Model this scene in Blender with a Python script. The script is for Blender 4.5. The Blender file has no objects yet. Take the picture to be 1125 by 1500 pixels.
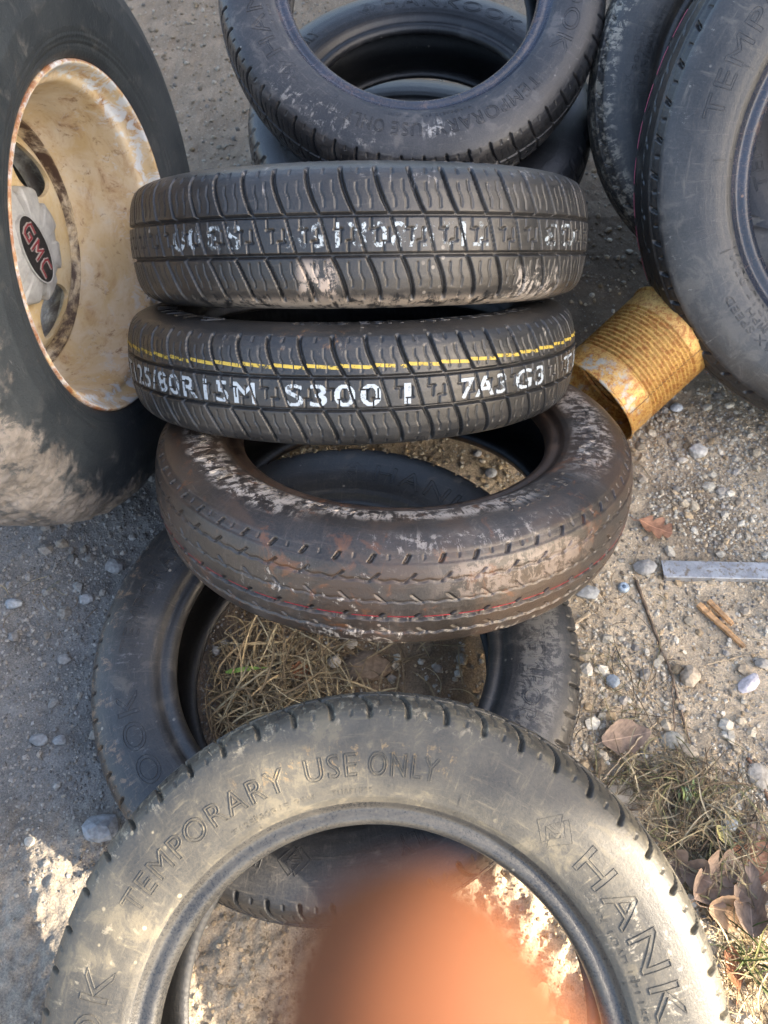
import bpy, bmesh, math, random
import numpy as np
from mathutils import Vector, Matrix, Euler
R = math.radians
sc = bpy.context.scene
C = sc.collection
rng = np.random.default_rng(7)
random.seed(7)

# ---------------------------------------------------------------- camera, light, exposure
PITCH = 57.5; CAMZ = 0.955; FPX = 1130.0
cd = bpy.data.cameras.new('camera'); cam = bpy.data.objects.new('camera', cd); C.objects.link(cam)
cam.location = (0, 0, CAMZ); cam.rotation_euler = (R(90 - PITCH), 0, 0)
cd.sensor_fit = 'VERTICAL'; cd.sensor_height = 24.0; cd.lens = FPX / 1500 * 24.0
cd.clip_start = 0.004; cd.clip_end = 400
cd.dof.use_dof = True; cd.dof.focus_distance = 0.80; cd.dof.aperture_fstop = (cd.lens / 1000) / 0.0027
sc.camera = cam
KX, KY = -1.86, 0.42                      # horizontal travel of the sunlight per metre of fall
w = bpy.data.worlds.new("World"); sc.world = w; w.use_nodes = True
nt = w.node_tree; bg = nt.nodes['Background']; sky = nt.nodes.new('ShaderNodeTexSky')
sky.sky_type = 'NISHITA'; sky.sun_disc = False
sunv = Vector((-KX, -KY, 1)).normalized()
sky.dust_density = 5.; sky.ozone_density = .6; sky.air_density = 1.0
sky.sun_elevation = math.asin(sunv.z); sky.sun_rotation = math.atan2(sunv.x, sunv.y)
nt.links.new(sky.outputs[0], bg.inputs[0]); bg.inputs[1].default_value = 0.15
ld = bpy.data.lights.new('sun', 'SUN'); ld.energy = 4.2; ld.angle = R(0.53); ld.color = (1, 0.87, 0.70)
sun = bpy.data.objects.new('sun', ld); C.objects.link(sun)
sun.rotation_euler = (-sunv).to_track_quat('-Z', 'Y').to_euler()
sc.view_settings.view_transform = 'Standard'; sc.view_settings.look = 'None'
sc.view_settings.exposure = 2.22; sc.view_settings.gamma = 1

# ---------------------------------------------------------------- helpers
cp, sp = math.cos(R(PITCH)), math.sin(R(PITCH))
def ray(px, py):
    X = (px - 562.5) / FPX; Y = (750 - py) / FPX
    return np.array([X, sp * Y + cp, cp * Y - sp])
def G(px, py, z=0.0):
    d = ray(px, py); return np.array([0, 0, CAMZ]) + d * ((z - CAMZ) / d[2])

def tag(o, label=None, cat=None, group=None, kind=None):
    if label: o['label'] = label
    if cat: o['category'] = cat
    if group: o['group'] = group
    if kind: o['kind'] = kind
    return o
def empty(name, loc=(0, 0, 0), mat=None):
    o = bpy.data.objects.new(name, None); C.objects.link(o); o.empty_display_size = .02
    if mat is not None: o.matrix_world = mat
    else: o.location = loc
    return o
def mesh(name, V, F, material=None, parent=None, smooth=True, uv=None, col=None, normals=None):
    """V (n,3) array, F list of tuples or (m,k) array"""
    me = bpy.data.meshes.new(name); V = np.asarray(V, np.float32)
    if isinstance(F, np.ndarray):
        m, k = F.shape
        me.vertices.add(len(V)); me.vertices.foreach_set('co', V.ravel())
        me.loops.add(m * k); me.loops.foreach_set('vertex_index', F.ravel().astype(np.int32))
        me.polygons.add(m); me.polygons.foreach_set('loop_start', (np.arange(m) * k).astype(np.int32))
        me.polygons.foreach_set('loop_total', np.full(m, k, np.int32))
        me.update(calc_edges=True)
    else:
        me.from_pydata(V.tolist(), [], F); me.update()
    me.polygons.foreach_set('use_smooth', np.full(len(me.polygons), smooth))
    li = np.empty(len(me.loops), np.int32); me.loops.foreach_get('vertex_index', li)
    if uv is not None:
        L = me.uv_layers.new(name='UVMap'); L.data.foreach_set('uv', np.asarray(uv, np.float32)[li].ravel())
    if col is not None:
        a = me.color_attributes.new('Col', 'FLOAT_COLOR', 'POINT')
        c4 = np.ones((len(V), 4), np.float32); c4[:, :3] = col; a.data.foreach_set('color', c4.ravel())
    if normals is not None: me.normals_split_custom_set_from_vertices(np.asarray(normals, np.float32).tolist())
    if material: me.materials.append(material)
    o = bpy.data.objects.new(name, me); C.objects.link(o)
    if parent: o.parent = parent
    return o

# numpy value noise
def _h(ix, iy, iz, s):
    n = (ix * 374761393 + iy * 668265263 + iz * 2147483647 + s * 1274126177) & 0xffffffff
    n = ((n ^ (n >> 13)) * 1274126177) & 0xffffffff
    n = n ^ (n >> 16)
    return (n & 0xffffff) / float(0xffffff)
def vnoise(x, y, z=0., s=0):
    x, y, z = np.broadcast_arrays(np.asarray(x, float), np.asarray(y, float), np.asarray(z, float))
    ix, iy, iz = np.floor(x).astype(np.int64), np.floor(y).astype(np.int64), np.floor(z).astype(np.int64)
    fx, fy, fz = x - ix, y - iy, z - iz
    fx, fy, fz = [t * t * (3 - 2 * t) for t in (fx, fy, fz)]
    r = 0
    for dx in (0, 1):
        for dy in (0, 1):
            for dz in (0, 1):
                r = r + _h(ix + dx, iy + dy, iz + dz, s) * (fx if dx else 1 - fx) * (fy if dy else 1 - fy) * (fz if dz else 1 - fz)
    return r
def fbm(x, y, f, o=4, s=0, z=0.):
    r = 0; a = 1; t = 0
    for k in range(o):
        r = r + a * vnoise(x * f, y * f, z * f, s + k); t += a; a *= .5; f *= 2.03
    return r / t
def sstep(a, b, x): t = np.clip((x - a) / (b - a), 0, 1); return t * t * (3 - 2 * t)

# ---------------------------------------------------------------- node helper
class NT:
    def __init__(s, name, rough=.6):
        s.m = bpy.data.materials.new(name); s.m.use_nodes = True; s.t = s.m.node_tree
        s.b = s.t.nodes['Principled BSDF']; s.b.inputs['Roughness'].default_value = rough
    def n(s, typ, **kw):
        o = s.t.nodes.new(typ)
        for k, v in kw.items(): setattr(o, k, v)
        return o
    def put(s, sock, v):
        if isinstance(v, bpy.types.NodeSocket): s.t.links.new(v, sock)
        elif v is not None:
            if hasattr(sock.default_value, '__len__') and not hasattr(v, '__len__'): v = [v] * len(sock.default_value)
            if hasattr(v, '__len__') and len(v) == 3 and len(sock.default_value) == 4: v = (*v, 1)
            sock.default_value = v
    def math(s, op, a, b=None, clamp=False):
        o = s.n('ShaderNodeMath', operation=op, use_clamp=clamp); s.put(o.inputs[0], a)
        if b is not None: s.put(o.inputs[1], b)
        return o.outputs[0]
    def ramp(s, v, a, b, lo=0., hi=1.):
        o = s.n('ShaderNodeMapRange', interpolation_type='SMOOTHSTEP'); s.put(o.inputs[0], v)
        s.put(o.inputs[1], a); s.put(o.inputs[2], b); s.put(o.inputs[3], lo); s.put(o.inputs[4], hi)
        return o.outputs[0]
    def mix(s, f, a, b, mode='MIX'):
        o = s.n('ShaderNodeMix', data_type='RGBA', blend_type=mode); s.put(o.inputs[0], f); s.put(o.inputs[6], a); s.put(o.inputs[7], b)
        return o.outputs[2]
    def obj(s): return s.n('ShaderNodeTexCoord').outputs['Object']
    def uv(s): return s.n('ShaderNodeTexCoord').outputs['UV']
    def noise(s, vec, scale, det=4, rough=.55, dist=0.):
        o = s.n('ShaderNodeTexNoise'); s.put(o.inputs['Vector'], vec); o.inputs['Scale'].default_value = scale
        o.inputs['Detail'].default_value = det; o.inputs['Roughness'].default_value = rough; o.inputs['Distortion'].default_value = dist
        return o.outputs[0]
    def map(s, vec, sc_=(1, 1, 1), loc=(0, 0, 0)):
        o = s.n('ShaderNodeMapping'); s.put(o.inputs[0], vec); o.inputs[1].default_value = loc; o.inputs[3].default_value = sc_
        return o.outputs[0]
    def bump(s, h, st=.3, d=.002):
        o = s.n('ShaderNodeBump'); s.put(o.inputs['Height'], h); o.inputs['Strength'].default_value = st; o.inputs['Distance'].default_value = d
        s.t.links.new(o.outputs[0], s.b.inputs['Normal'])
    def col(s, v): s.put(s.b.inputs['Base Color'], v)
    def rgh(s, v): s.put(s.b.inputs['Roughness'], v)
    def sep(s, vec):
        o = s.n('ShaderNodeSeparateXYZ'); s.put(o.inputs[0], vec); return o.outputs

def rubber(name, base=(.022, .024, .028), dust=(.17, .155, .13), amt=.5, film=.25, rough=.42, rust=0., streak=.5,
           chalk=(), seed=0., tread=False):
    """worn rubber: a thin film of dust, blotches, radial scuffs.  chalk = list of (rad0,rad1,z0,z1,ang_deg,halfwidth,strength,colour)"""
    base = tuple(b * .50 for b in base); dust = tuple(d * .82 for d in dust); film *= .5; rough -= .07
    m = NT(name); o = m.map(m.obj(), loc=(seed, seed * .7, seed * .3)); raw = m.obj(); u = m.uv()
    x, y, z = m.sep(raw)
    rad = m.math('SQRT', m.math('ADD', m.math('MULTIPLY', x, x), m.math('MULTIPLY', y, y)))
    big = m.noise(o, 9, 5, .6, .4); mid = m.noise(o, 34, 9, .72, .6); fine = m.noise(o, 420, 4, .75)
    st = m.noise(m.map(u, (22, 190, 1)), 1, 6, .7, .5)
    st2 = m.noise(m.map(u, (170, 26, 1)), 1, 6, .7, .9)
    c = m.mix(m.ramp(big, .35, .7), base, tuple(min(1, b * 1.7) for b in base))
    f1 = m.math('MULTIPLY', m.ramp(m.math('ADD', m.math('MULTIPLY', big, .7), m.math('MULTIPLY', mid, .3)), .38, .62, .25, 1.), film)
    f2 = m.math('MULTIPLY', m.ramp(m.math('ADD', m.math('MULTIPLY', mid, .6), m.math('MULTIPLY', big, .5)), .64 - .14 * amt, .74 - .14 * amt), amt)
    f3 = m.math('MULTIPLY', m.ramp(m.math('MAXIMUM', st, st2), .55, .72), streak * .6)
    f = m.math('ADD', m.math('MAXIMUM', m.math('ADD', f1, f3), f2), m.math('MULTIPLY', m.math('SUBTRACT', fine, .5), .55), True)
    c = m.mix(m.math('MULTIPLY', f, .85), c, dust)
    if rust:
        rn = m.noise(m.map(o, loc=(3, 1, 2)), 12, 6, .65, .8)
        c = m.mix(m.math('MULTIPLY', m.ramp(rn, .46, .60), rust), c, (.066, .044, .031))
        rn2 = m.noise(m.map(o, loc=(1, 5, 2)), 30, 5, .7, 1.)
        c = m.mix(m.math('MULTIPLY', m.ramp(rn2, .57, .68), rust * .6), c, (.19, .075, .028))
    mask_all = 0.
    ang = m.math('ARCTAN2', y, x)
    for (r0, r1, z0, z1, a0, hw, stg, colr) in chalk:
        k = m.math('MULTIPLY', m.ramp(rad, r0 - .006, r0 + .006), m.ramp(rad, r1 + .006, r1 - .006))
        k = m.math('MULTIPLY', k, m.math('MULTIPLY', m.ramp(z, z0 - .006, z0 + .006), m.ramp(z, z1 + .006, z1 - .006)))
        if hw < 180:
            wr_ = m.math('WRAP', m.math('SUBTRACT', ang, R(a0)), math.pi); wr_.node.inputs[2].default_value = -math.pi
            dd = m.math('ABSOLUTE', wr_)
            k = m.math('MULTIPLY', k, m.ramp(dd, R(hw), R(hw * .5)))
        pn = m.math('ADD', m.math('MULTIPLY', m.noise(m.map(o, loc=(r0 * 50, z1 * 90, 1)), 70, 9, .78, .5), .75), m.math('MULTIPLY', st2, .3))
        k = m.math('MULTIPLY', k, m.ramp(pn, .64 - .26 * stg, .70 - .26 * stg))
        c = m.mix(m.math('MULTIPLY', k, min(1, .45 + stg * .6)), c, colr)
    # small pale specks
    v = m.n('ShaderNodeTexVoronoi'); m.put(v.inputs['Vector'], o); v.inputs['Scale'].default_value = 70
    sp_ = m.math('MULTIPLY', m.ramp(v.outputs['Distance'], .16, .10), m.ramp(m.noise(o, 15, 3), .55, .68))
    c = m.mix(m.math('MULTIPLY', sp_, .75), c, tuple(min(1, d * 2.0) for d in dust))
    m.col(c)
    m.rgh(m.math('ADD', m.math('MULTIPLY', f, .35), rough, True))
    m.b.inputs['Specular IOR Level'].default_value = .6
    m.bump(m.math('ADD', m.math('MULTIPLY', fine, .6), m.math('ADD', m.math('MULTIPLY', st, .5), mid)), .45, .0012)
    return m.m

def simple(name, col, rough=.5, metal=0., var=.3, scale=60, spec=.5, bump=.2, dark=None):
    m = NT(name, rough); o = m.obj(); n = m.noise(o, scale, 5, .6, .3)
    d = dark or tuple(c * (1 - var) for c in col); l = tuple(min(1, c * (1 + var)) for c in col)
    m.col(m.mix(m.ramp(n, .3, .7), d, l)); m.b.inputs['Metallic'].default_value = metal
    m.b.inputs['Specular IOR Level'].default_value = spec
    if bump: m.bump(m.noise(o, scale * 3, 4), bump, .001)
    return m.m

# ---------------------------------------------------------------- ground
def shade_x(x, y):     # shade painted into the ground colour: grey at left, beige gravel at right
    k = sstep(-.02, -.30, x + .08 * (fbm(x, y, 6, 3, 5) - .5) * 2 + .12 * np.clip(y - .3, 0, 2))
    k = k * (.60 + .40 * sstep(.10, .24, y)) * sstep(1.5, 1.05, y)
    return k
def gz(x, y):
    x = np.asarray(x, float); y = np.asarray(y, float)
    h = .022 * (fbm(x, y, 2.3, 3, 1) - .5) + .010 * (fbm(x, y, 14, 4, 2) - .5) + .0045 * (fbm(x, y, 60, 4, 3) - .5)
    # loose clods inside and in front of the near tyres
    cl = sstep(.42, .05, y) * sstep(-.02, .10, x) * sstep(.55, .3, x)
    h = h + cl * (.050 * np.clip(fbm(x, y, 17, 4, 9) - .5, -.1, 1) + .016 * (fbm(x, y, 48, 3, 12) - .5))
    h = h + (.016 * (fbm(x, y, 40, 4, 19) - .5) + .008 * (fbm(x, y, 120, 3, 22) - .5)) * (1 - .5 * cl) * sstep(.27, .12, y)
    # soil heaped inside the flat tyre
    d = np.hypot(x + .059, y - .355); h = h + .022 * sstep(.22, .10, d) * (.5 + fbm(x, y, 9, 3, 4))
    h = h + .010 * (fbm(x, y, 34, 4, 44) - .5) * sstep(1.05, 1.3, y)
    h = h * sstep(6, 2.5, np.hypot(x, y - .6)) - .008
    return h
def axis(lo, hi, step, far):
    a = np.arange(lo, hi, step); e = [step]; p = [hi]
    while p[-1] < far: e.append(e[-1] * (1.035 if p[-1] < 3 else 1.13)); p.append(p[-1] + e[-1])
    q = [lo]; s_ = step
    while q[-1] > -far: s_ *= 1.13; q.append(q[-1] - s_)
    return np.concatenate([np.array(q[::-1][:-1]), a, np.array(p)])
xs = axis(-.75, .80, .0026, 60); ys = axis(-.12, 1.25, .0026, 60)
X, Y = np.meshgrid(xs, ys, indexing='ij'); Z = gz(X, Y)
nx, ny = X.shape; idx = np.arange(nx * ny).reshape(nx, ny)
F = np.stack([idx[:-1, :-1], idx[1:, :-1], idx[1:, 1:], idx[:-1, 1:]], -1).reshape(-1, 4)
k = shade_x(X, Y).ravel()[:, None]
wet = np.maximum(sstep(.30, .17, np.hypot((X - .38) * .9, (Y - 1.10) * .8) + .06 * (fbm(X, Y, 16, 4, 33) - .5)), .8 * sstep(.15, .05, np.hypot(X - .46, Y - .60) + .08 * fbm(X, Y, 12, 3, 31))).ravel()[:, None]  # wet soil, its dark patch widened to paint in deep shade
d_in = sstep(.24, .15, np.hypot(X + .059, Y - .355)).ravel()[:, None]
t1 = fbm(X, Y, 22, 5, 40).ravel()[:, None]; t2 = fbm(X, Y, 130, 3, 50).ravel()[:, None]
beige = np.array([.50, .41, .30]); grey = np.array([.150, .147, .144]); brown = np.array([.15, .10, .062]); wet_shade_col = np.array([.10, .075, .055])
gc = beige * (1 - k) + grey * k  # left-hand shade goes into the soil colour as grey
gc = gc * (1 - .8 * wet) + wet_shade_col * .8 * wet
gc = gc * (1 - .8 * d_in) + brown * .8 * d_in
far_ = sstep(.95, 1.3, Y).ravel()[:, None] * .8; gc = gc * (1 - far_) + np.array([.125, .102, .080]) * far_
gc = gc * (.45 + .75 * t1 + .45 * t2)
m = NT('ground_soil', .95); ca = m.n('ShaderNodeVertexColor', layer_name='Col'); o_ = m.obj()
g1 = m.noise(o_, 420, 4, .7); g2 = m.noise(o_, 110, 5, .65)
v = m.n('ShaderNodeTexVoronoi'); m.put(v.inputs['Vector'], o_); v.inputs['Scale'].default_value = 150
hc = m.mix(m.ramp(g1, .3, .7), (.72, .72, .72), (1.3, 1.28, 1.22))
cc = m.mix(1., ca.outputs[0], hc, 'MULTIPLY')
cc = m.mix(m.math('MULTIPLY', m.ramp(v.outputs['Distance'], .30, .18), m.ramp(g2, .45, .6)), cc, m.mix(.5, cc, (.45, .40, .33)))
m.col(cc); m.b.inputs['Specular IOR Level'].default_value = .15
m.bump(m.math('ADD', g2, m.math('MULTIPLY', g1, .6)), .9, .004); GROUND = m.m
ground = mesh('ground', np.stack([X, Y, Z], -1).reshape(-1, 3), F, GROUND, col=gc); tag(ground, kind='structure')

# stones
def ico(sub):
    bm = bmesh.new(); bmesh.ops.create_icosphere(bm, subdivisions=sub, radius=1)
    V = np.array([v.co[:] for v in bm.verts]); F = np.array([[v.index for v in f.verts] for f in bm.faces]); bm.free(); return V, F
IV, IF = ico(2); IV1, IF1 = ico(1)
def facet(V, seed, n=11, cut=.58):
    r = np.random.default_rng(seed); P = V.copy()
    for _ in range(n):
        d = r.normal(size=3); d /= np.linalg.norm(d); c = r.uniform(cut, .98)
        k = P @ d; P = P - np.outer(np.maximum(k - c, 0), d)
    P *= np.array([1, r.uniform(.65, .95), r.uniform(.5, .75)])
    return P
TPL = [facet(IV1, i) for i in range(24)]
def rotm(a, b, c): return np.array(Euler((a, b, c)).to_matrix())
def scatter_stones(n, box, rmin, rmax, powr, colf, keep=None, seed=1, sink=.3):
    r = np.random.default_rng(seed)
    x = r.uniform(box[0], box[1], n); y = r.uniform(box[2], box[3], n)
    rad = rmin * (rmax / rmin) ** (r.uniform(size=n) ** powr)
    if keep is not None:
        q = keep(x, y, rad, r); x, y, rad = x[q], y[q], rad[q]
    z = gz(x, y); cols = colf(x, y, r); n = len(x); T = np.array(TPL)[r.integers(24, size=n)] * rad[:, None, None]
    Rm = np.array([rotm(r.uniform(-.5, .5), r.uniform(-.5, .5), r.uniform(0, 6.28)) for _ in range(400)])[r.integers(400, size=n)]
    P = np.einsum('nvk,njk->nvj', T, Rm) + np.stack([x, y, z + rad * (.5 - sink)], 1)[:, None]
    nv = P.shape[1]; F = IF1[None] + (np.arange(n) * nv)[:, None, None]
    return P.reshape(-1, 3), F.reshape(-1, 3), np.repeat(cols, nv, 0)
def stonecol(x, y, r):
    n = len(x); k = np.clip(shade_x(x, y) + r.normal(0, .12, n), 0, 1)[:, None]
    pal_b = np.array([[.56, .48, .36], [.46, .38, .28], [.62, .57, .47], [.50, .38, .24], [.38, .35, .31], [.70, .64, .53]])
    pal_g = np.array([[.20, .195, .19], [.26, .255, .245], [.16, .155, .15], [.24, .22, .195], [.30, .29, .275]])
    c = pal_b[r.integers(6, size=n)] * (1 - k) + pal_g[r.integers(5, size=n)] * k  # stones at left greyed to match the painted shade
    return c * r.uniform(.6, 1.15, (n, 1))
def keep_main(x, y, rad, r):
    k = shade_x(x, y)
    p = np.where(k > .5, .60, .95)
    clump = sstep(.38, .62, fbm(x, y, 9, 3, 77))
    p = p * (.35 + .65 * clump)
    p = np.where((y < .22) & (x > -.25) & (x < .33), p * .18, p)
    p = np.where((y < .22) & (x <= -.25), p * .22, p)
    p = np.where(np.hypot(x + .06, y - .355) < .2, p * .30, p)
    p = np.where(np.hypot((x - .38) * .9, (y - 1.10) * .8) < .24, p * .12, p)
    return r.uniform(size=len(x)) < p
soilcol = lambda x, y, r: np.array([.40, .315, .215])[None] * r.uniform(.55, 1.15, (len(x), 1))
parts = [scatter_stones(22000, (-.66, .0, .12, 1.1), .0009, .0032, 1.5, lambda x, y, r: stonecol(x, y, r) * .85, None, 28, .35),
         scatter_stones(6500, (-.22, .62, -.10, .26), .0012, .0048, 1.7, soilcol, None, 18, .45),
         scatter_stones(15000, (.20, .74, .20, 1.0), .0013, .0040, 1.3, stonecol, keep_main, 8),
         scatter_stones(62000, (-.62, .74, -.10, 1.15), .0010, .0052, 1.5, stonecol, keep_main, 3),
         scatter_stones(2600, (-.62, .74, -.10, 1.25), .006, .0125, 1.6, stonecol, keep_main, 4),
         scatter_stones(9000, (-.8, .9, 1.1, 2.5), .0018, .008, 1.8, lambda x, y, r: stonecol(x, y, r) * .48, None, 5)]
off = 0; VV = []; FF = []; CC = []
for v_, f_, c_ in parts: VV.append(v_); FF.append(f_ + off); CC.append(c_); off += len(v_)
m = NT('stone', .8); ca = m.n('ShaderNodeVertexColor', layer_name='Col'); nn = m.noise(m.obj(), 300, 5, .65)
m.col(m.mix(1., ca.outputs[0], m.mix(m.ramp(nn, .3, .72), (.72, .72, .72), (1.2, 1.2, 1.18)), 'MULTIPLY')); m.bump(nn, .5, .001)
m.b.inputs['Specular IOR Level'].default_value = .25; STONE = m.m
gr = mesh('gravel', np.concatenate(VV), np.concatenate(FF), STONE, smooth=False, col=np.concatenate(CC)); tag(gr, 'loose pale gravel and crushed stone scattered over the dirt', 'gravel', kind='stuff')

# ---------------------------------------------------------------- tyres
HALF = [(.1835, .0405), (.1850, .0475), (.1905, .0520), (.1965, .0508), (.1990, .0496), (.2010, .0522), (.2040, .0555), (.2085, .0585),
        (.2200, .0618), (.2350, .0635), (.2500, .0628), (.2620, .0602), (.2700, .0575), (.2755, .0545)]
TREADH = [(.2755, .0545), (.2800, .0505), (.2835, .045), (.2865, .036), (.2885, .024), (.2900, .012), (.2905, 0)]
INNER = [(.1835, .0405), (.1838, .0365), (.1880, .0350), (.1980, .0370), (.2120, .0470), (.2350, .0525), (.2560, .0500), (.2710, .0400), (.2790, .0250), (.2810, 0)]
def interp_curve(P, n):
    P = np.array(P, float); d = np.r_[0, np.cumsum(np.hypot(*np.diff(P, axis=0).T))]
    # catmull style smoothing by cubic-ish resample
    t = np.linspace(0, d[-1], n); q = np.stack([np.interp(t, d, P[:, i]) for i in (0, 1)], 1)
    for _ in range(2): q[1:-1] = (q[:-2] + 2 * q[1:-1] + q[2:]) / 4
    return q
PITCHN = 53; R0 = .2905; CIRC = 2 * math.pi * R0; PL = CIRC / PITCHN
def line_d(val, w_, d, soft=.0009): return d * (1 - sstep(w_ / 2 - soft * .5, w_ / 2 + soft, np.abs(val)))
def wrapu(v): return (v + PL / 2) % PL - PL / 2
def tread_a(u, a):
    """depth of grooves of the S-curved block tread"""
    d = np.maximum(line_d(a - .0165, .0027, .0045), line_d(a + .0165, .0027, .0045))
    t = np.clip((np.abs(a) - .0165) / .0385, 0, 1.1)
    s = np.where(a > 0, -.005 - .014 * (1 - (1 - np.clip(t, 0, 1)) ** 1.7), .005 + .014 * (1 - (1 - np.clip(t, 0, 1)) ** 1.7))
    s = np.where(np.abs(a) < .0165, -a / .0165 * .005, s)
    main = wrapu(u - s)
    dm = line_d(main, .0029, .0046) * (np.abs(a) > .0165) * (1 - sstep(.054, .0565, np.abs(a)))
    d = np.maximum(d, dm)
    rib = line_d(wrapu(u - s), .0016, .003) * (np.abs(a) < .0165); d = np.maximum(d, rib)
    for k_, (l0, l1) in ((1 / 3, (.022, .043)), (2 / 3, (.021, .045))):
        zz = .0034 * np.clip((np.abs(a) - .030) / .007, 0, 1) * np.sign(a)
        sv = np.where(a > 0, -.010, .010) - zz + k_ * PL - np.where(a > 0, 0.002, 0)
        d = np.maximum(d, line_d(wrapu(u - sv), .0008, .0018, .0006) * (np.abs(a) > l0) * (np.abs(a) < l1))
    for k_ in (.30, .64):
        d = np.maximum(d, line_d(wrapu(u - k_ * PL - .0), .0011, .0025, .0006) * (np.abs(a) > .005) * (np.abs(a) < .0145) * (np.sign(a) == (1 if k_ < .5 else -1)))
        d = np.maximum(d, line_d(wrapu(u - (k_ + .14) * PL), .0011, .0025, .0006) * (np.abs(a) < .006))
        d = np.maximum(d, line_d(a - (.005 if k_ < .5 else -.005), .0011, .0025, .0006) * (np.abs(wrapu(u - (k_ + .07) * PL)) < .0045))
    # short shoulder nicks
    d = np.maximum(d, line_d(wrapu(u + np.sign(a) * .019 + PL * .5), .0013, .0014) * (np.abs(a) > .0495) * (np.abs(a) < .0545))
    return d
def tread_b(u, a):
    """worn rib tread with small slanted notches"""
    d = 0 * u
    for a0, w_, dp, off_, sg in ((.031, .0022, .0016, 0, 1), (.009, .0014, .0012, .4, -1), (-.012, .0036, .0034, .15, 1), (-.031, .0022, .0020, .6, -1)):
        wob = .0008 * np.sin(2 * np.pi * u / PL * 2)
        d = np.maximum(d, line_d(a - a0 - wob, w_, dp))
        q = wrapu(u - off_ * PL - sg * (a - a0) * 1.1)
        d = np.maximum(d, line_d(q, .0026, dp * 1.5) * (np.abs(a - a0 - .003) < .0045))
    q = wrapu(u - (np.abs(a) - .05) * .7)
    d = np.maximum(d, line_d(q, .0034, .0032) * (np.abs(a) > .0475) * (np.abs(a) < .0545))
    d = np.maximum(d, line_d(wrapu(u + PL / 2), .0014, .0016) * (np.abs(a) > .050) * (np.abs(a) < .0545))
    ledge = .0012 * sstep(.046, .048, np.abs(a)); return d + ledge * (a > 0)
def prof_r_to_a(r):
    P = np.array(HALF[5:]); return np.interp(r, P[:, 0], P[:, 1])
_cache = {}
def tyre_geo(kind, fine):
    if (kind, fine) in _cache: return _cache[(kind, fine)]
    spp = 30 if fine else 9
    nu = PITCHN * spp; th = np.arange(nu) / nu * 2 * np.pi; u = th * R0
    n_t = 54 if fine else 22
    top = interp_curve(HALF, 46); trd = interp_curve(TREADH, n_t); inn = interp_curve(INNER, 24)
    tread = np.concatenate([trd, (trd[::-1] * [1, -1])[1:]])
    segs = {'bead': top[:15], 'sidewall': top[14:], 'tread': tread}
    bot = top[::-1] * [1, -1]
    full = np.concatenate([top, tread[1:], bot[1:], (inn * [1, -1])[1:], inn[::-1][1:]])   # closed, last==first
    names = []; i0 = 0
    rngs = [('bead', 0, 14), ('sidewall', 14, 45), ('tread', 45, 45 + len(tread) - 1)]
    j = 45 + len(tread) - 1
    rngs += [('sidewall', j, j + 31), ('bead', j + 31, j + 45), ('inner_liner', j + 45, len(full) - 1)]
    r = full[:, 0][None].repeat(nu, 0); a = full[:, 1][None].repeat(nu, 0); U = u[:, None].repeat(len(full), 1)
    d = np.zeros_like(r); s0, s1 = 45, j
    d[:, s0:s1 + 1] = (tread_a if kind == 'a' else tread_b)(U[:, s0:s1 + 1], a[:, s0:s1 + 1])
    dr = np.gradient(full[:, 0]); da = np.gradient(full[:, 1]); L = np.hypot(dr, da) + 1e-9
    nr, na = -da / L, dr / L     # outward profile normal
    sgn = np.sign(nr[(s0 + s1) // 2]); nr, na = nr * sgn, na * sgn
    # fine concentric moulding lines low on the sidewall, and gentle lumpiness
    lines = np.zeros_like(r)
    for r_ in (.2065, .2095, .2125): lines += .00035 * (np.abs(full[:, 0] - r_) < .0009)[None] * (full[:, 0] < .216)
    lines[:, j + 45:] = 0
    dd = -d + lines + .0008 * (fbm(np.cos(th)[:, None] * .3 + 5, np.sin(th)[:, None] * .3 + full[:, 1][None] * 2, 8, 3, 21) - .5)
    rr = r + dd * nr[None]; aa = a + dd * na[None]
    if True:   # ribbed casing cords inside
        li = slice(j + 46, len(full) - 1); rr[:, li] += .0002 * np.sin(U[:, li] / .0035 * (1 if fine else .4) * 2 + a[:, li] * 900)
    V = np.stack([rr * np.cos(th)[:, None], rr * np.sin(th)[:, None], aa], -1)
    V[:, -1] = V[:, 0]
    # vertex normals from the grid
    du = np.roll(V, -1, 0) - np.roll(V, 1, 0); dv = np.empty_like(V); dv[:, 1:-1] = V[:, 2:] - V[:, :-2]; dv[:, 0] = dv[:, -1] = V[:, 1] - V[:, -2]
    N = np.cross(du, dv); N /= np.linalg.norm(N, axis=2, keepdims=True) + 1e-12
    mid = (s0 + s1) // 2
    if (N[0, mid] * V[0, mid] * [1, 1, 0]).sum() < 0: N = -N; flip = True
    else: flip = False
    vl = np.r_[0, np.cumsum(np.hypot(*np.diff(full, axis=0).T))]
    out = {}
    for nm, b, e in rngs:
        sl = slice(b, e + 1); P = V[:, sl]; P = np.concatenate([P, P[:1]]); Nn = np.concatenate([N[:, sl], N[:1, sl]])
        uv = np.stack(np.broadcast_arrays(np.r_[u, CIRC][:, None], vl[sl][None]), -1)
        k_, l_ = P.shape[:2]; ix = np.arange(k_ * l_).reshape(k_, l_)
        f = np.stack([ix[:-1, :-1], ix[1:, :-1], ix[1:, 1:], ix[:-1, 1:]], -1).reshape(-1, 4)
        if flip: f = f[:, ::-1]
        out.setdefault(nm, []).append((P.reshape(-1, 3), f, uv.reshape(-1, 2), Nn.reshape(-1, 3)))
    _cache[(kind, fine)] = out
    return out
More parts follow.
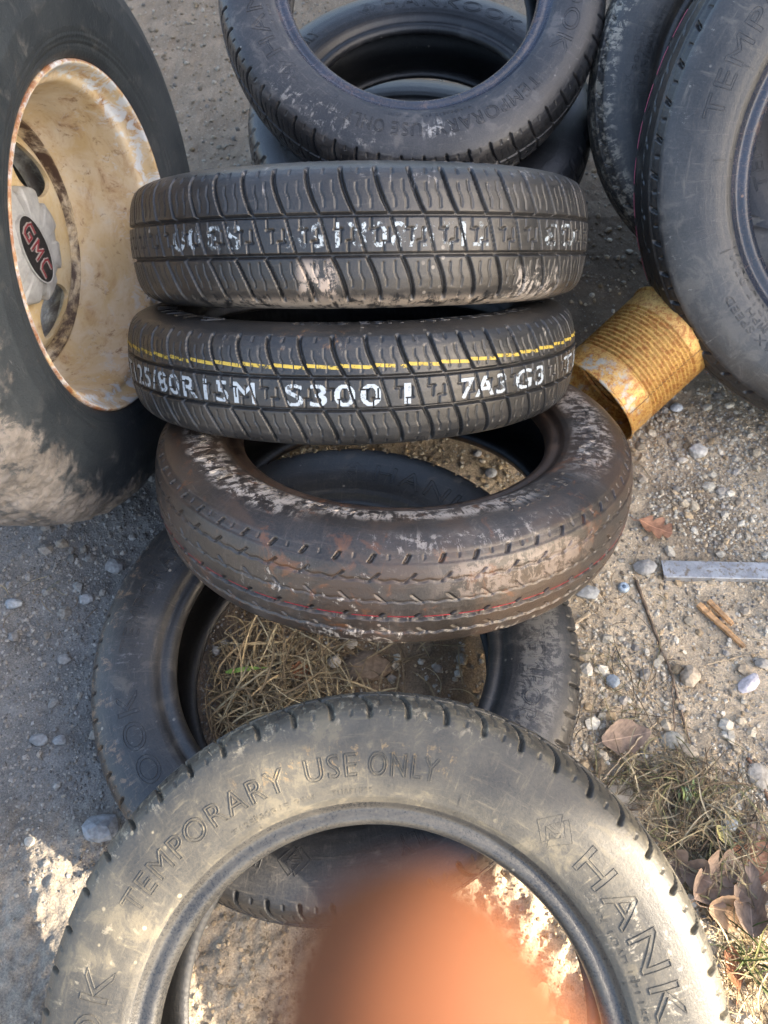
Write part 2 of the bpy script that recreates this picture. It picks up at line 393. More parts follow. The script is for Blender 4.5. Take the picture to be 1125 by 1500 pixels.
def frame(c, n, spin=0., flip=False, s=1.):
    n = Vector(n).normalized(); x = Vector((1, 0, 0)); x = (x - n * x.dot(n)).normalized(); y = n.cross(x)
    M = Matrix((x, y, n)).transposed()
    if flip: M = M @ Matrix.Rotation(math.pi, 3, 'Y')
    M = M @ Matrix.Rotation(R(spin), 3, 'Z')
    return Matrix.Translation(Vector(c)) @ M.to_4x4() @ Matrix.Scale(s, 4)

# lettering: outlines of the built-in font
_to = {}
def outlines(s):
    if s in _to: return _to[s]
    cu = bpy.data.curves.new('t', 'FONT'); cu.body = s; cu.fill_mode = 'NONE'; cu.resolution_u = 4; cu.size = 1; cu.space_character = 1.16; cu.offset = .022
    ob = bpy.data.objects.new('t', cu); C.objects.link(ob)
    dg = bpy.context.evaluated_depsgraph_get(); me = ob.evaluated_get(dg).to_mesh()
    V = np.array([v.co[:2] for v in me.vertices]); nb = {}
    for e in me.edges:
        a, b = e.vertices; nb.setdefault(a, []).append(b); nb.setdefault(b, []).append(a)
    seen = set(); loops = []
    for st in nb:
        if st in seen: continue
        cur = st; prev = None; lp = []
        while cur not in seen:
            seen.add(cur); lp.append(cur); nx_ = [k for k in nb[cur] if k != prev and k not in seen]
            if not nx_: break
            prev, cur = cur, nx_[0]
        loops.append(V[lp])
    bpy.data.objects.remove(ob); bpy.data.curves.remove(cu)
    A = np.concatenate(loops); lo, hi = A.min(0), A.max(0)
    loops = [(l - lo) / (hi - lo) for l in loops]
    _to[s] = (loops, (hi - lo)[0] / .73)
    return _to[s]
def densify(l, step, sx, sy):
    P = np.concatenate([l, l[:1]]); out = []
    for a, b in zip(P[:-1], P[1:]):
        n = max(1, int(np.ceil(np.hypot((b - a)[0] * sx, (b - a)[1] * sy) / step)))
        out += [a + (b - a) * t / n for t in range(n)]
    return np.array(out)
def side_map(ang0, span, r0, h, zs=1):
    """unit text coords -> sidewall (reads clockwise, tops outward, seen from +z)"""
    def f(p):
        a = R(ang0) - R(span) * p[:, 0]; r = r0 + h * p[:, 1]
        z = prof_r_to_a(r) * zs
        if zs < 0: a = -a
        return np.stack([r * np.cos(a), r * np.sin(a), z], 1)
    return f
def ridge(polys, fmap, wid, hgt, V, F, zs=1):
    for l in polys:
        P = fmap(l); n = len(P)
        T = np.roll(P, -1, 0) - np.roll(P, 1, 0); T /= np.linalg.norm(T, axis=1, keepdims=True) + 1e-9
        rad = P * [1, 1, 0]; rr = np.linalg.norm(rad, axis=1, keepdims=True); rad /= rr
        sl = (prof_r_to_a(rr[:, 0] + .001) - prof_r_to_a(rr[:, 0] - .001)) / .002
        N = np.stack([-sl * rad[:, 0], -sl * rad[:, 1], np.full(n, 1. * zs)], 1); N /= np.linalg.norm(N, axis=1, keepdims=True)
        B = np.cross(N, T); b = len(V) and sum(len(v) for v in V)
        V.append(np.concatenate([P - B * wid, P - B * wid * .45 + N * hgt, P + B * wid * .45 + N * hgt, P + B * wid]) - np.tile(N, (4, 1)) * .0003)
        i = np.arange(n); j = (i + 1) % n
        for q in range(3): F.append(np.stack([b + q * n + i, b + q * n + j, b + (q + 1) * n + j, b + (q + 1) * n + i], 1))
def arcs_text(items, parent, mat, zs=1, name='lettering'):
    V, F = [], []
    for s, a0, sp_, r0, h, wd in items:
        if s == '@':       # emblem: slanted lozenge with nested strokes
            L = [np.array([[0, .45], [.42, 1.], [.50, .82], [.30, .55], [.62, .55], [.55, .45], [.25, .45], [.48, .12], [.40, 0]]),
                 np.array([[1, .55], [.58, 0], [.50, .18], [.70, .45], [.66, .50], [.78, .55], [.52, .88], [.60, 1.]]), np.array([[.40, .66], [.56, .66], [.50, .76]]), np.array([[.42, .36], [.60, .36], [.50, .24]])]
        elif s == '|': L = [np.array([[0, 0], [1, 0], [1, 1], [0, 1]])]
        else: L = outlines(s)[0]
        L = [densify(l, .002, R(sp_) * r0, h) for l in L]
        ridge(L, side_map(a0, sp_, r0, h, zs), wd, wd * 1.25, V, F, zs)
    return mesh(name, np.concatenate(V), np.concatenate(F), mat, parent, smooth=False)
def inside(L, x, y):
    c = np.zeros(x.shape, bool)
    for l in L:
        a = l; b = np.roll(l, -1, 0)
        for (x0, y0), (x1, y1) in zip(a, b):
            if y0 == y1: continue
            k = ((y0 > y) != (y1 > y)) & (x < (x1 - x0) * (y - y0) / (y1 - y0) + x0); c ^= k
    return c
def tread_paint(name, words, parent, mat, tf, cell=.0006, lift=.00035, rot=False):
    """words: (text, ang_left, ang_right (deg from the camera-facing line, + = right), a_lo, a_hi)"""
    V, F = [], []; b = 0
    P = np.array(TREADH[::-1]);
    for s, a0, a1, z0, z1 in words:
        n1 = int((a1 - a0) * math.pi / 180 * R0 / cell); n2 = int((z1 - z0) / cell)
        px_, py_ = np.meshgrid((np.arange(n1) + .5) / n1, (np.arange(n2) + .5) / n2, indexing='ij')
        if s is None:   # a stripe: dashes that end at each groove
            k = np.ones(px_.shape, bool)
        else:
            L = outlines(s)[0]; k = inside(L, px_, py_)
            if len(s) > 1:      # thicken strokes a little
                wx_ = (a1 - a0) * math.pi / 180 * R0
                for dx, dy in ((-1, 0), (1, 0), (0, 1), (0, -1)): k |= inside(L, px_ + dx * .0006 / wx_, py_ + dy * .0004 / (z1 - z0))
        ii, jj = np.nonzero(k)
        if rot: cx_ = 1 - (ii + .5) / n1; cy_ = 1 - (jj + .5) / n2
        else: cx_ = (ii + .5) / n1; cy_ = (jj + .5) / n2
        an = R(-90) + R(a0) + R(a1 - a0) * cx_; z = z0 + (z1 - z0) * cy_
        u = (an % (2 * np.pi)) * R0
        if s is None:
            ph = ((u + .0104) / PL) % 1.; z = z + .0024 * (.5 - ph)
        g = tf(u, z) < .0006; an, z = an[g], z[g]
        h = cell * .52
        for q, (sx, sz) in enumerate(((-1, -1), (1, -1), (1, 1), (-1, 1))):
            aq = an + sx * h / R0; zq = z + sz * h
            r = np.interp(np.abs(zq), P[:, 1], P[:, 0]) + lift
            V.append(np.stack([r * np.cos(aq), r * np.sin(aq), zq], 1))
        n = len(an); i = np.arange(n); F.append(np.stack([b + i, b + n + i, b + 2 * n + i, b + 3 * n + i], 1)); b += 4 * n
    return mesh(name, np.concatenate(V), np.concatenate(F), mat, parent, smooth=True)

def hairs(parent, mat, n=26, seed=0, zlo=-.05, zhi=.055):
    """thin moulding nubs left on the rubber"""
    r = np.random.default_rng(seed); V, F = [], []
    for i in range(n):
        a = r.uniform(0, 2 * np.pi); z = r.choice([-.05, .05]) + r.uniform(-.003, .003); L = r.uniform(.003, .007)
        rad = np.array([math.cos(a), math.sin(a), 0]); p = rad * .2795 + [0, 0, z]
        d = rad + np.array([0, 0, np.sign(z) * .6]) + r.normal(0, .3, 3); d /= np.linalg.norm(d)
        s_ = np.cross(d, [0, 0, 1.]); s_ /= np.linalg.norm(s_); t_ = np.cross(d, s_); b = 6 * len(V)
        w_ = .00035
        V.append(np.array([p + s_ * w_, p - s_ * w_ * .5 + t_ * w_ * .8, p - s_ * w_ * .5 - t_ * w_ * .8, p + d * L + s_ * w_ * .6, p + d * L - s_ * w_ * .3 + t_ * w_ * .5, p + d * L - s_ * w_ * .3 - t_ * w_ * .5]))
        F += [(b, b + 1, b + 4, b + 3), (b + 1, b + 2, b + 5, b + 4), (b + 2, b, b + 3, b + 5)]
    return np.concatenate(V), np.array(F)

def tyre(label, c, n, mat, kind='a', spin=0., flip=False, s=1., fine=True, beadmat=None, inner=None, treadmat=None, text=None, back=None, group=None, cat='tyre', name='tyre', nubs=0):
    root = empty(name, mat=frame(c, n, spin, flip, s)); tag(root, label, cat, group)
    g = tyre_geo(kind, fine)
    for nm, pieces in g.items():
        mm = {'bead': beadmat or mat, 'inner_liner': inner or INLINER, 'tread': treadmat or mat, 'sidewall': mat}[nm]
        for (V, F, uv, N) in pieces:
            if nubs and nm == 'tread':
                hv, hf = hairs(None, None, nubs, seed=int(spin) + nubs); F = np.concatenate([F, hf + len(V)])
                V = np.concatenate([V, hv]); uv = np.concatenate([uv, np.zeros((len(hv), 2))]); N = np.concatenate([N, np.tile([0, 0, 1.], (len(hv), 1))])
            o = mesh(nm, V, F, mm, root, uv=uv, normals=N)
    for it in text or (): arcs_text([it], root, mat, name='moulded_mark' if it[0] in '@|' else 'lettering')
    return root
INLINER = rubber('inner_liner_rubber', (.014, .015, .017), amt=.25, film=.12, rough=.55, streak=.3)
CHALKC = (.50, .43, .36); WHITE = (.62, .60, .55)
# spare-tyre sidewall layout (angles read clockwise, 0 deg = local +x)
LAY = [('TEMPORARY', 150, 41, .2275, .019, .0007), ('USE', 104.5, 10.5, .2275, .019, .0007), ('ONLY', 91.5, 14, .2275, .019, .0007), ('@', 56, 8, .222, .028, .0006),
       ('HANKOOK', 45, 62, .2245, .024, .0007), ('T125/80R15 95M', 124, 20, .2125, .0055, .0003), ('MAX. LOAD 1521 LBS', 38, 26, .2125, .006, .0003),
       ('TUBELESS', 100, 9, .2125, .0055, .0003), ('|', 72, .25, .207, .018, .0004), ('|', 118, .25, .207, .012, .0004), ('|', 20, .25, .207, .014, .0004), ('|', -60, .25, .207, .018, .0004),
       ('TEMPORARY', -30, 41, .2275, .019, .0007), ('USE', -75.5, 10.5, .2275, .019, .0007), ('ONLY', -88.5, 14, .2275, .019, .0007), ('@', -124, 8, .222, .028, .0006), ('HANKOOK', -136, 62, .2245, .024, .0007)]

# near tyre, leaning on the flat one
M_FT = rubber('dusty_rubber', (.055, .055, .052), (.24, .205, .135), amt=.62, film=.62, rough=.50, streak=.7, seed=1.3,
              chalk=((.198, .2015, .03, .07, 0, 200, .55, (.45, .42, .36)), (.235, .255, .03, .07, 95, 30, .3, (.30, .20, .09)), (.27, .30, .0, .07, 110, 60, .35, (.36, .31, .22)), (.22, .27, .03, .07, 165, 26, .2, (.32, .28, .20)), (.21, .27, .03, .07, 15, 35, .25, (.42, .38, .30))))
M_FTB = rubber('bead_rubber', (.040, .042, .045), (.30, .27, .21), amt=.20, film=.2, rough=.34, streak=.12, seed=2)
ft = tyre('dusty spare tyre leaning nearest the camera, cut off by the bottom edge', (-.002, -.023, .147), (-.065, -.404, .912), M_FT, spin=0, beadmat=M_FTB, text=LAY, nubs=22)
# flat tyre on the ground
M_F = rubber('shaded_rubber', (.030, .032, .036), (.19, .17, .14), amt=.45, film=.28, rough=.45, streak=.6, seed=4.1,
             chalk=((.22, .265, .03, .07, -37, 32, .55, (.15, .143, .13)), (.22, .26, .03, .07, 148, 50, .22, (.15, .15, .15)), (.255, .3, -.07, .07, 158, 60, .35, (.20, .13, .08))))
f_ = tyre('spare tyre lying flat on the ground with dry grass growing in its hole', (-.059, .355, .064), (-.085, -.01, .996), M_F, spin=32, text=LAY, nubs=12)
# brown tyre
M_B = rubber('brown_stained_rubber', (.040, .034, .030), (.25, .205, .17), amt=.42, film=.30, rough=.40, rust=.8, streak=.5, seed=7.7,
             chalk=((.212, .250, .03, .07, -145, 38, .47, (.52, .47, .41)), (.205, .232, .03, .07, -88, 50, .50, CHALKC), (.215, .26, .03, .07, 0, 40, .46, CHALKC), (.255, .275, .03, .07, -75, 30, .36, (.36, .32, .28)), (.275, .3, .010, .045, -64, 22, .55, (.22, .175, .145)),
                    (.26, .3, -.062, -.028, -97, 14, .38, (.66, .60, .52)), (.26, .3, -.066, -.04, -50, 30, .36, (.60, .55, .48)), (.27, .3, -.03, .04, -105, 20, .2, (.66, .6, .52))))
M_BB = rubber('rusty_bead', (.03, .022, .018), (.22, .13, .08), amt=.4, film=.3, rust=.95, seed=3.3)
LAYB = [('ONLY', -48, 14, .222, .018, .0007), ('OCOC', -101, 14, .212, .012, .0008), ('TEMPORARY', 6, 38, .222, .018, .0007), ('USE', -36, 10, .222, .018, .0007), ('HANKOOK', -140, 44, .225, .020, .0007), ('HANKOOK', 120, 50, .225, .02, .0007), ('1521 LBS', -122, 14, .21, .008, .0005)]
b_ = tyre('brown mud stained tyre tilted over the flat one, in front of the stack', (.012, .577, .166), (.014, .425, .905), M_B, kind='b', beadmat=M_BB, text=LAYB, nubs=10)
RED = simple('red_line_rubber', (.28, .02, .03), .5, var=.3, scale=200)
YEL = None
# stacked pair seen on their treads
M_T2 = rubber('tread_rubber', (.030, .032, .035), (.17, .15, .125), amt=.30, film=.26, rough=.40, streak=.45, seed=11.,
              chalk=((.26, .29, .035, .062, -85, 60, .22, (.20, .17, .14)), (.27, .3, -.05, .05, -40, 20, .15, (.4, .37, .33)), (.26, .29, .045, .066, -97, 10, .3, (.26, .13, .05))))
t2 = tyre('lower tyre of the tread facing pair, with a broken yellow line', (-.041, .746, .196), (-.012, .594, .804), M_T2, spin=0, text=LAY, nubs=40)
M_T1 = rubber('tread_rubber_muddy', (.030, .031, .034), (.18, .165, .145), amt=.34, film=.30, rough=.40, streak=.5, seed=15.,
              chalk=((.24, .3, -.078, -.054, -80, 60, .62, (.46, .39, .32)), (.27, .3, -.05, -.022, -97, 5, .55, (.45, .37, .31)), (.26, .3, -.066, -.03, -46, 12, .45, (.52, .47, .42)), (.26, .3, .035, .066, -90, 80, .2, (.34, .32, .31))))
T1_THICK = True
t1 = tyre('upper tyre of the tread facing pair, with faded upside down tread lettering', (-.031, .847, .287), (-.015, .638, .770), M_T1, spin=0, flip=False, text=LAY, nubs=40)
def paintmat(name, col, cover):
    m = NT(name, .65); n = m.noise(m.obj(), 170, 5, .7, .4); n2 = m.noise(m.obj(), 40, 3)
    m.col(m.mix(m.ramp(n, .3, .7), tuple(c * .8 for c in col), col))
    m.put(m.b.inputs['Alpha'], m.ramp(m.math('ADD', m.math('MULTIPLY', n, .7), m.math('MULTIPLY', n2, .4)), .62 - cover, .72 - cover)); return m.m
YEL = paintmat('yellow_paint', (.56, .41, .07), .17); P2 = paintmat('white_paint', (.44, .50, .55), .20); P1 = paintmat('faded_white_paint', (.42, .48, .52), .10)
tread_paint('painted_lettering', [('T125/80R15M', -67, -18, -.012, .0100), ('S300', -11.5, 7.5, -.0120, .0100), ('I', 12.2, 13.6, -.0115, .0095), ('7A3', 24.5, 36, -.0115, .0095), ('G3', 39, 49, -.0115, .0095), ('T1', 60, 72, -.0115, .0095)], t2, P2, tread_a)
tread_paint('painted_lettering', [('S300', -41, -22.5, -.010, .0105), ('T125/80R15M', -13, 28, -.010, .0105), ('G3', 44, 58, -.010, .0105)], t1, P1, tread_a, rot=True)
t1.scale = (1, 1, 1.12)
tread_paint('painted_line', [(None, -100, 100, .0255, .0290)], t2, YEL, tread_a)
def groove_line(parent, mat, a, dep, w_, dash=True, span=(-180, 180)):
    V, F = [], []; n = PITCHN * 12; an = np.linspace(R(span[0]), R(span[1]), n + 1); P = np.array(TREADH[::-1])
    for z in (a - w_ / 2, a + w_ / 2):
        r = np.interp(abs(z), P[:, 1], P[:, 0]) - dep + .0006; V.append(np.stack([r * np.cos(an), r * np.sin(an), np.full(n + 1, z)], 1))
    i = np.arange(n); i = i[(i % 12) < 9] if dash else i
    F = np.stack([i, i + 1, n + 2 + i, n + 1 + i], 1)
    return mesh('red_line', np.concatenate(V), F, mat, parent)
groove_line(b_, RED, -.0085, .0004, .0010)
# upper stack behind
M_TS = rubber('blue_black_rubber', (.026, .028, .033), (.22, .205, .19), amt=.5, film=.25, rough=.40, streak=.6, seed=21.,
              chalk=((.235, .27, .03, .07, 72, 30, .32, (.30, .285, .26)), (.225, .25, .03, .07, 112, 9, .35, (.50, .48, .45)), (.22, .27, .03, .07, 152, 30, .12, (.30, .29, .27))))
M_TSB = rubber('blue_bead', (.030, .045, .075), (.30, .17, .10), amt=.42, film=.15, rough=.30, streak=.5, seed=9.)
LAY_TS = LAY
ts = tyre('topmost tyre of the stack at the back, rust flecks on its blue bead', (.042, 1.283, .384), (.020, -.483, .875), M_TS, spin=168, beadmat=M_TSB, text=LAY, nubs=10)
M_S = rubber('dark_rubber', (.015, .016, .020), (.17, .16, .15), amt=.35, film=.2, rough=.42, streak=.4, seed=27.)
ts2 = tyre('second tyre down in the back stack, seen through the top one', (.060, 1.262, .195), (-.03, -.16, .985), M_S, fine=False, spin=60, text=LAY[:5])
ts3 = tyre('bottom tyre of the back stack, flat on the dirt', (.050, 1.28, .066), (0, 0, 1), M_S, fine=False, spin=200)
# right hand group
M_RT = rubber('grey_rubber', (.040, .042, .046), (.20, .19, .17), amt=.50, film=.30, rough=.36, streak=.8, seed=33.,
              chalk=((.255, .275, .03, .07, 180, 60, .15, (.36, .36, .34)), (.2, .213, .04, .07, 0, 200, -.25, (.45, .42, .38))))
M_RTT = rubber('black_tread_rubber', (.020, .020, .021), (.28, .25, .20), amt=.28, film=.12, rough=.45, streak=.3, seed=35.)
LAYR = [('TEMPORARY', 172, 56, .226, .018, .0007), ('HANKOOK', 199, 27, .226, .013, .00025), ('MAX SPEED', 237, 22, .228, .0075, .0005), ('50 MPH', 235, 14, .2185, .0065, .0005), ('T125/80R15 95M', 244, 38, .207, .0085, .0005), ('|', 181, .3, .207, .018, .0005), ('|', 204, .3, .207, .016, .0005), ('|', 228, .3, .207, .018, .0005), ('|', 160, .3, .207, .018, .0005)]
rt = tyre('grey tyre tilted up at the right edge with a pink line round its tread', (.722, .935, .353), (-.165, -.820, .548), M_RT, kind='b', s=1.30, beadmat=M_TSB, treadmat=M_RTT, text=LAYR)
PINK = simple('pink_line_rubber', (.85, .16, .26), .5, var=.2, scale=200)
groove_line(rt, PINK, .0025, -.0003, .0032)
M_RT2 = rubber('grey_rubber_scuffed', (.038, .039, .043), (.24, .215, .17), amt=.5, film=.35, rough=.42, streak=.6, seed=37.,
               chalk=((.258, .30, .0, .07, 190, 60, .45, (.42, .37, .29)),))
rt2 = tyre('scuffed tyre standing steeply between the back stack and the pink lined tyre', (.602, 1.157, .329), (-.15, -.80, .58), M_RT2, kind='b', text=[('T125/80R15 95M', 186, 44, .213, .012, .0006), ('MAX', 186, 8, .236, .008, .0005), ('50', 177, 5, .229, .007, .0005), ('SPEED', 170, 11, .236, .008, .0005), ('MPH', 171, 8, .226, .008, .0005), ('|', 168, .3, .206, .018, .0005)])
rt3 = tyre('dark tyre underneath the pink lined tyre, beside the rusty can', (.800, 1.130, .250), (-.10, -.62, .78), M_S, kind='b', s=1.0, text=[('TEMPORARY', 200, 56, .226, .018, .0007)])

# ---------------------------------------------------------------- wheel on the left
def lathe(P, n=160, th0=0., close=False):
    P = np.array(P, float); th = th0 + np.arange(n) / n * 2 * np.pi
    V = np.stack([P[None, :, 0] * np.cos(th)[:, None], P[None, :, 0] * np.sin(th)[:, None], np.broadcast_to(P[None, :, 1], (n, len(P)))], -1)
    ix = np.arange(n * len(P)).reshape(n, len(P)); nx_ = np.roll(ix, -1, 0)
    F = np.stack([ix[:, :-1], nx_[:, :-1], nx_[:, 1:], ix[:, 1:]], -1).reshape(-1, 4)
    return V.reshape(-1, 3), F
WN = Vector((.991, -.111, .077)).normalized(); wy = (Vector((0, 0, 1)) - WN * WN.z).normalized(); wx = wy.cross(WN)
WM = Matrix.Translation(Vector((-.337, .772, .340))) @ Matrix((wx, wy, WN)).transposed().to_4x4()
WM = WM @ Matrix.Scale(.965, 4)
wheel = empty('truck_wheel', mat=WM); tag(wheel, 'big truck wheel with a rusty cream deep dished rim, standing at the left edge', 'wheel')
def densify_p(P, n): return interp_curve(P, n)
tp = [(.2035, -.012), (.2035, -.002), (.2060, .003), (.2130, .008), (.2180, .0085), (.2220, .0115), (.2350, .016), (.2620, .019), (.2900, .015), (.3120, .006), (.3300, -.010), (.3420, -.028), (.3485, -.055), (.3515, -.11), (.3485, -.165), (.342, -.192), (.330, -.210), (.300, -.232), (.262, -.239), (.235, -.236), (.206, -.223), (.2035, -.215)]
NP_ = 330; tpd = densify_p(tp, NP_); nu = 1100; th = np.arange(nu) / nu * 2 * np.pi
rr = np.broadcast_to(tpd[:, 0], (nu, NP_)).copy(); zz = np.broadcast_to(tpd[:, 1], (nu, NP_)).copy(); TH = th[:, None] + 0 * rr
side = sstep(.318, .335, rr)
lug = side * .007 * sstep(-.15, .15, np.sin(TH * 46 + np.where(zz > -.11, 0, 2) + zz * 30)) * sstep(.018, .03, np.abs(zz + .11)) + side * .002 * sstep(-.2, .2, np.sin((zz + .11) * 190))
mudm = sstep(.255, .330, rr + .07 * (fbm(rr * np.cos(TH) + 3, rr * np.sin(TH), 18, 5, 60, zz + 2) - .5)) * (zz > -.14) * sstep(R(95), R(60), np.abs((TH - R(232) + np.pi) % (2 * np.pi) - np.pi))
lump = mudm * (.005 * fbm(rr * np.cos(TH) + 3, rr * np.sin(TH), 45, 4, 61, zz + 2) + .004 * fbm(rr * np.cos(TH) + 3, rr * np.sin(TH), 160, 3, 63, zz + 2))
rr = rr - lug * (1 - .75 * mudm) + lump
for r_ in (.2165, .2215, .2265): zz = zz + .0006 * (np.abs(tpd[:, 0] - r_) < .0012)[None] * (tpd[:, 1] > 0)
V = np.stack([rr * np.cos(TH), rr * np.sin(TH), zz + (lump * .5) * (zz > -.05)], -1); ix = np.arange(nu * NP_).reshape(nu, NP_); nx_ = np.roll(ix, -1, 0)
F = np.stack([ix[:, :-1], nx_[:, :-1], nx_[:, 1:], ix[:, 1:]], -1).reshape(-1, 4)
m = NT('truck_tyre_rubber', .5); o_ = m.obj(); a_ = m.n('ShaderNodeVertexColor', layer_name='Col'); x_, y_, z_ = m.sep(o_)
big = m.noise(o_, 7, 5, .6, .5); mid = m.noise(o_, 40, 6, .68, .5); fine_ = m.noise(o_, 300, 4, .6)
c = m.mix(m.ramp(big, .3, .7), (.016, .021, .027), (.034, .041, .048))
c = m.mix(m.math('MULTIPLY', m.ramp(mid, .55, .75), .35), c, (.16, .16, .16))
scr = m.noise(m.map(o_, (260, 22, 30)), 1, 3, .6, .6); c = m.mix(m.math('MULTIPLY', m.ramp(scr, .70, .78), .5), c, (.22, .22, .22))
mm_ = m.ramp(m.math('ADD', a_.outputs[0], m.math('MULTIPLY', m.math('SUBTRACT', m.noise(o_, 30, 10, .8, .3), .5), 4.6)), .40, 1.05, 0., .95)
c = m.mix(mm_, c, m.mix(m.ramp(m.math('ADD', m.math('MULTIPLY', big, .5), m.math('MULTIPLY', mid, .5)), .38, .62), (.075, .068, .063), (.185, .170, .158)))
m.col(c); m.rgh(m.math('ADD', .45, m.math('MULTIPLY', mm_, .45))); m.bump(m.math('ADD', m.math('MULTIPLY', fine_, .5), mid), .5, .002); TT = m.m
mesh('tyre', V.reshape(-1, 3), F, TT, wheel, col=np.repeat(mudm.reshape(-1, 1), 3, 1))

def rimmat(name, base, rustk, grime=.3, stre=1.):
    m = NT(name, .42); o_ = m.obj(); x_, y_, z_ = m.sep(o_)
    rad = m.math('SQRT', m.math('ADD', m.math('MULTIPLY', x_, x_), m.math('MULTIPLY', y_, y_))); ang = m.math('ARCTAN2', y_, x_)
    big = m.noise(o_, 14, 6, .62, .8); mid = m.noise(o_, 60, 9, .75, .5); fine_ = m.noise(o_, 300, 4)
    cx = m.n('ShaderNodeCombineXYZ'); m.put(cx.inputs[0], m.math('MULTIPLY', ang, 2.6)); m.put(cx.inputs[1], m.math('MULTIPLY', rad, 42)); m.put(cx.inputs[2], m.math('MULTIPLY', z_, 26))
    ring = m.noise(cx.outputs[0], 1.4, 9, .72, .5)
    c = m.mix(m.ramp(big, .3, .7), base, tuple(b * k for b, k in zip(base, (.86, .74, .52))))
    c = m.mix(m.math('MULTIPLY', m.math('MULTIPLY', m.ramp(ring, .46, .68), m.ramp(rad, .176, .198, .55, 1.)), .95 * stre), c, (.33, .18, .075))
    c = m.mix(m.math('MULTIPLY', m.ramp(ring, .61, .72), .8 * stre), c, (.13, .055, .03))
    c = m.mix(m.math('MULTIPLY', m.ramp(mid, .56, .68), rustk), c, (.16, .07, .03))
    wn = m.math('ADD', m.noise(m.map(o_, loc=(5, 2, 1)), 48, 8, .7, .6), m.ramp(rad, .180, .192, -.02, .06))
    c = m.mix(m.math('MULTIPLY', m.ramp(wn, .52, .62), m.ramp(rad, .172, .186, .15, .8)), c, (.52, .60, .70))
    # rust and black grime collected in the seam where the disc meets the barrel
    s_ = m.math('MULTIPLY', m.ramp(rad, .138, .150), m.ramp(rad, .166, .158))
    c = m.mix(m.math('MULTIPLY', s_, m.ramp(m.math('ADD', ring, m.math('MULTIPLY', mid, .5)), .55, .85)), c, (.05, .028, .02))
    e = m.math('MULTIPLY', m.ramp(rad, .2005, .2022), m.ramp(mid, .3, .6)); c = m.mix(e, c, (.20, .085, .035))
    m.col(c); m.rgh(m.math('ADD', .30, m.math('MULTIPLY', mid, .45))); m.bump(m.math('ADD', mid, m.math('MULTIPLY', ring, .6)), .3, .0015); return m.m
RIM = rimmat('cream_rusty_paint', (.58, .51, .40), .75); DISC = rimmat('cream_disc_paint', (.54, .47, .34), .5, stre=.6)
lipP = [(.2000, -.0100), (.2040, -.0060), (.2045, .0010), (.2030, .0040), (.2010, .0045), (.1992, .0030), (.1975, -.0010), (.1960, -.0070), (.1935, -.0140), (.1900, -.0185), (.1860, -.0200), (.1830, -.0225), (.1815, -.0270)]
barP = [(.1815, -.0270), (.1800, -.0340), (.1785, -.0500), (.1760, -.0660), (.1735, -.0950), (.1700, -.1120), (.1660, -.1220), (.1630, -.1270), (.1615, -.1400), (.1600, -.160), (.164, -.19), (.180, -.205), (.2035, -.217)]
V, F = lathe(interp_curve(lipP, 50), 260); mesh('rim_lip', V, F, RIM, wheel)
V, F = lathe(interp_curve(barP, 70), 260); mesh('rim', V, F, RIM, wheel)
V, F = lathe(interp_curve([(.1645, -.126), (.1610, -.1205), (.1580, -.1205), (.1560, -.126), (.152, -.134), (.149, -.136)], 30), 220); mesh('seam_ring', V, F, RIM, wheel)
# disc with vent holes (boolean, evaluated once)
discP = [(.151, -.138), (.148, -.134), (.143, -.128), (.136, -.122), (.125, -.116), (.110, -.114), (.090, -.114), (.070, -.112), (.050, -.108), (.030, -.108)]
P = interp_curve(discP, 40); P2_ = np.concatenate([P, (P - [0, .006])[::-1]]); P2_ = np.concatenate([P2_, P2_[:1]])
V, F = lathe(P2_[:-1], 200); L_ = len(P2_) - 1
ixx = np.arange(200 * L_).reshape(200, L_); n2_ = np.roll(ixx, -1, 0); F = np.concatenate([F, np.stack([ixx[:, -1], n2_[:, -1], n2_[:, 0], ixx[:, 0]], -1)])
dobj = mesh('disc', V, F, DISC)
bmc = bmesh.new(); 
for k_ in (26, -92, 145):
    a = R(k_); q = []
    for t in np.linspace(0, 2 * np.pi, 40, endpoint=False):
        ct, st_ = math.cos(t), math.sin(t); e_ = 2.6
        lx = .025 * math.copysign(abs(ct) ** (2 / e_), ct); ly = .043 * math.copysign(abs(st_) ** (2 / e_), st_) * (1 + .22 * lx / .024)
        X_ = .100 + lx; q.append((X_ * math.cos(a) - ly * math.sin(a), X_ * math.sin(a) + ly * math.cos(a)))
    v0 = [bmc.verts.new((p[0], p[1], -.09)) for p in q]; v1 = [bmc.verts.new((p[0], p[1], -.17)) for p in q]
    bmc.faces.new(v0); bmc.faces.new(v1[::-1])
    for i in range(40): bmc.faces.new((v0[i], v1[i], v1[(i + 1) % 40], v0[(i + 1) % 40]))
bmesh.ops.recalc_face_normals(bmc, faces=bmc.faces)
cme = bpy.data.meshes.new('cut'); bmc.to_mesh(cme); co_ = bpy.data.objects.new('cut', cme); C.objects.link(co_)
bb = bmesh.new(); bb.from_mesh(dobj.data); bmesh.ops.recalc_face_normals(bb, faces=bb.faces); bb.to_mesh(dobj.data); bb.free()
md = dobj.modifiers.new('b', 'BOOLEAN'); md.object = co_; md.solver = 'EXACT'; md.operation = 'DIFFERENCE'
dg = bpy.context.evaluated_depsgraph_get(); nm_ = bpy.data.meshes.new_from_object(dobj.evaluated_get(dg)); dobj.modifiers.clear(); dobj.data = nm_
bpy.data.objects.remove(co_); dobj.parent = wheel
nm_.polygons.foreach_set('use_smooth', np.array([abs(p.normal.z) > .3 for p in nm_.polygons]))
DARK = simple('dark_steel', (.022, .021, .021), .5, metal=.3, var=.15, scale=40)
V, F = lathe([(.001, -.150), (.06, -.150), (.125, -.153), (.132, -.160), (.132, -.20)], 96); mesh('vent_backing', V, F, DARK, wheel)  # dark backing added so no light shows through the vents
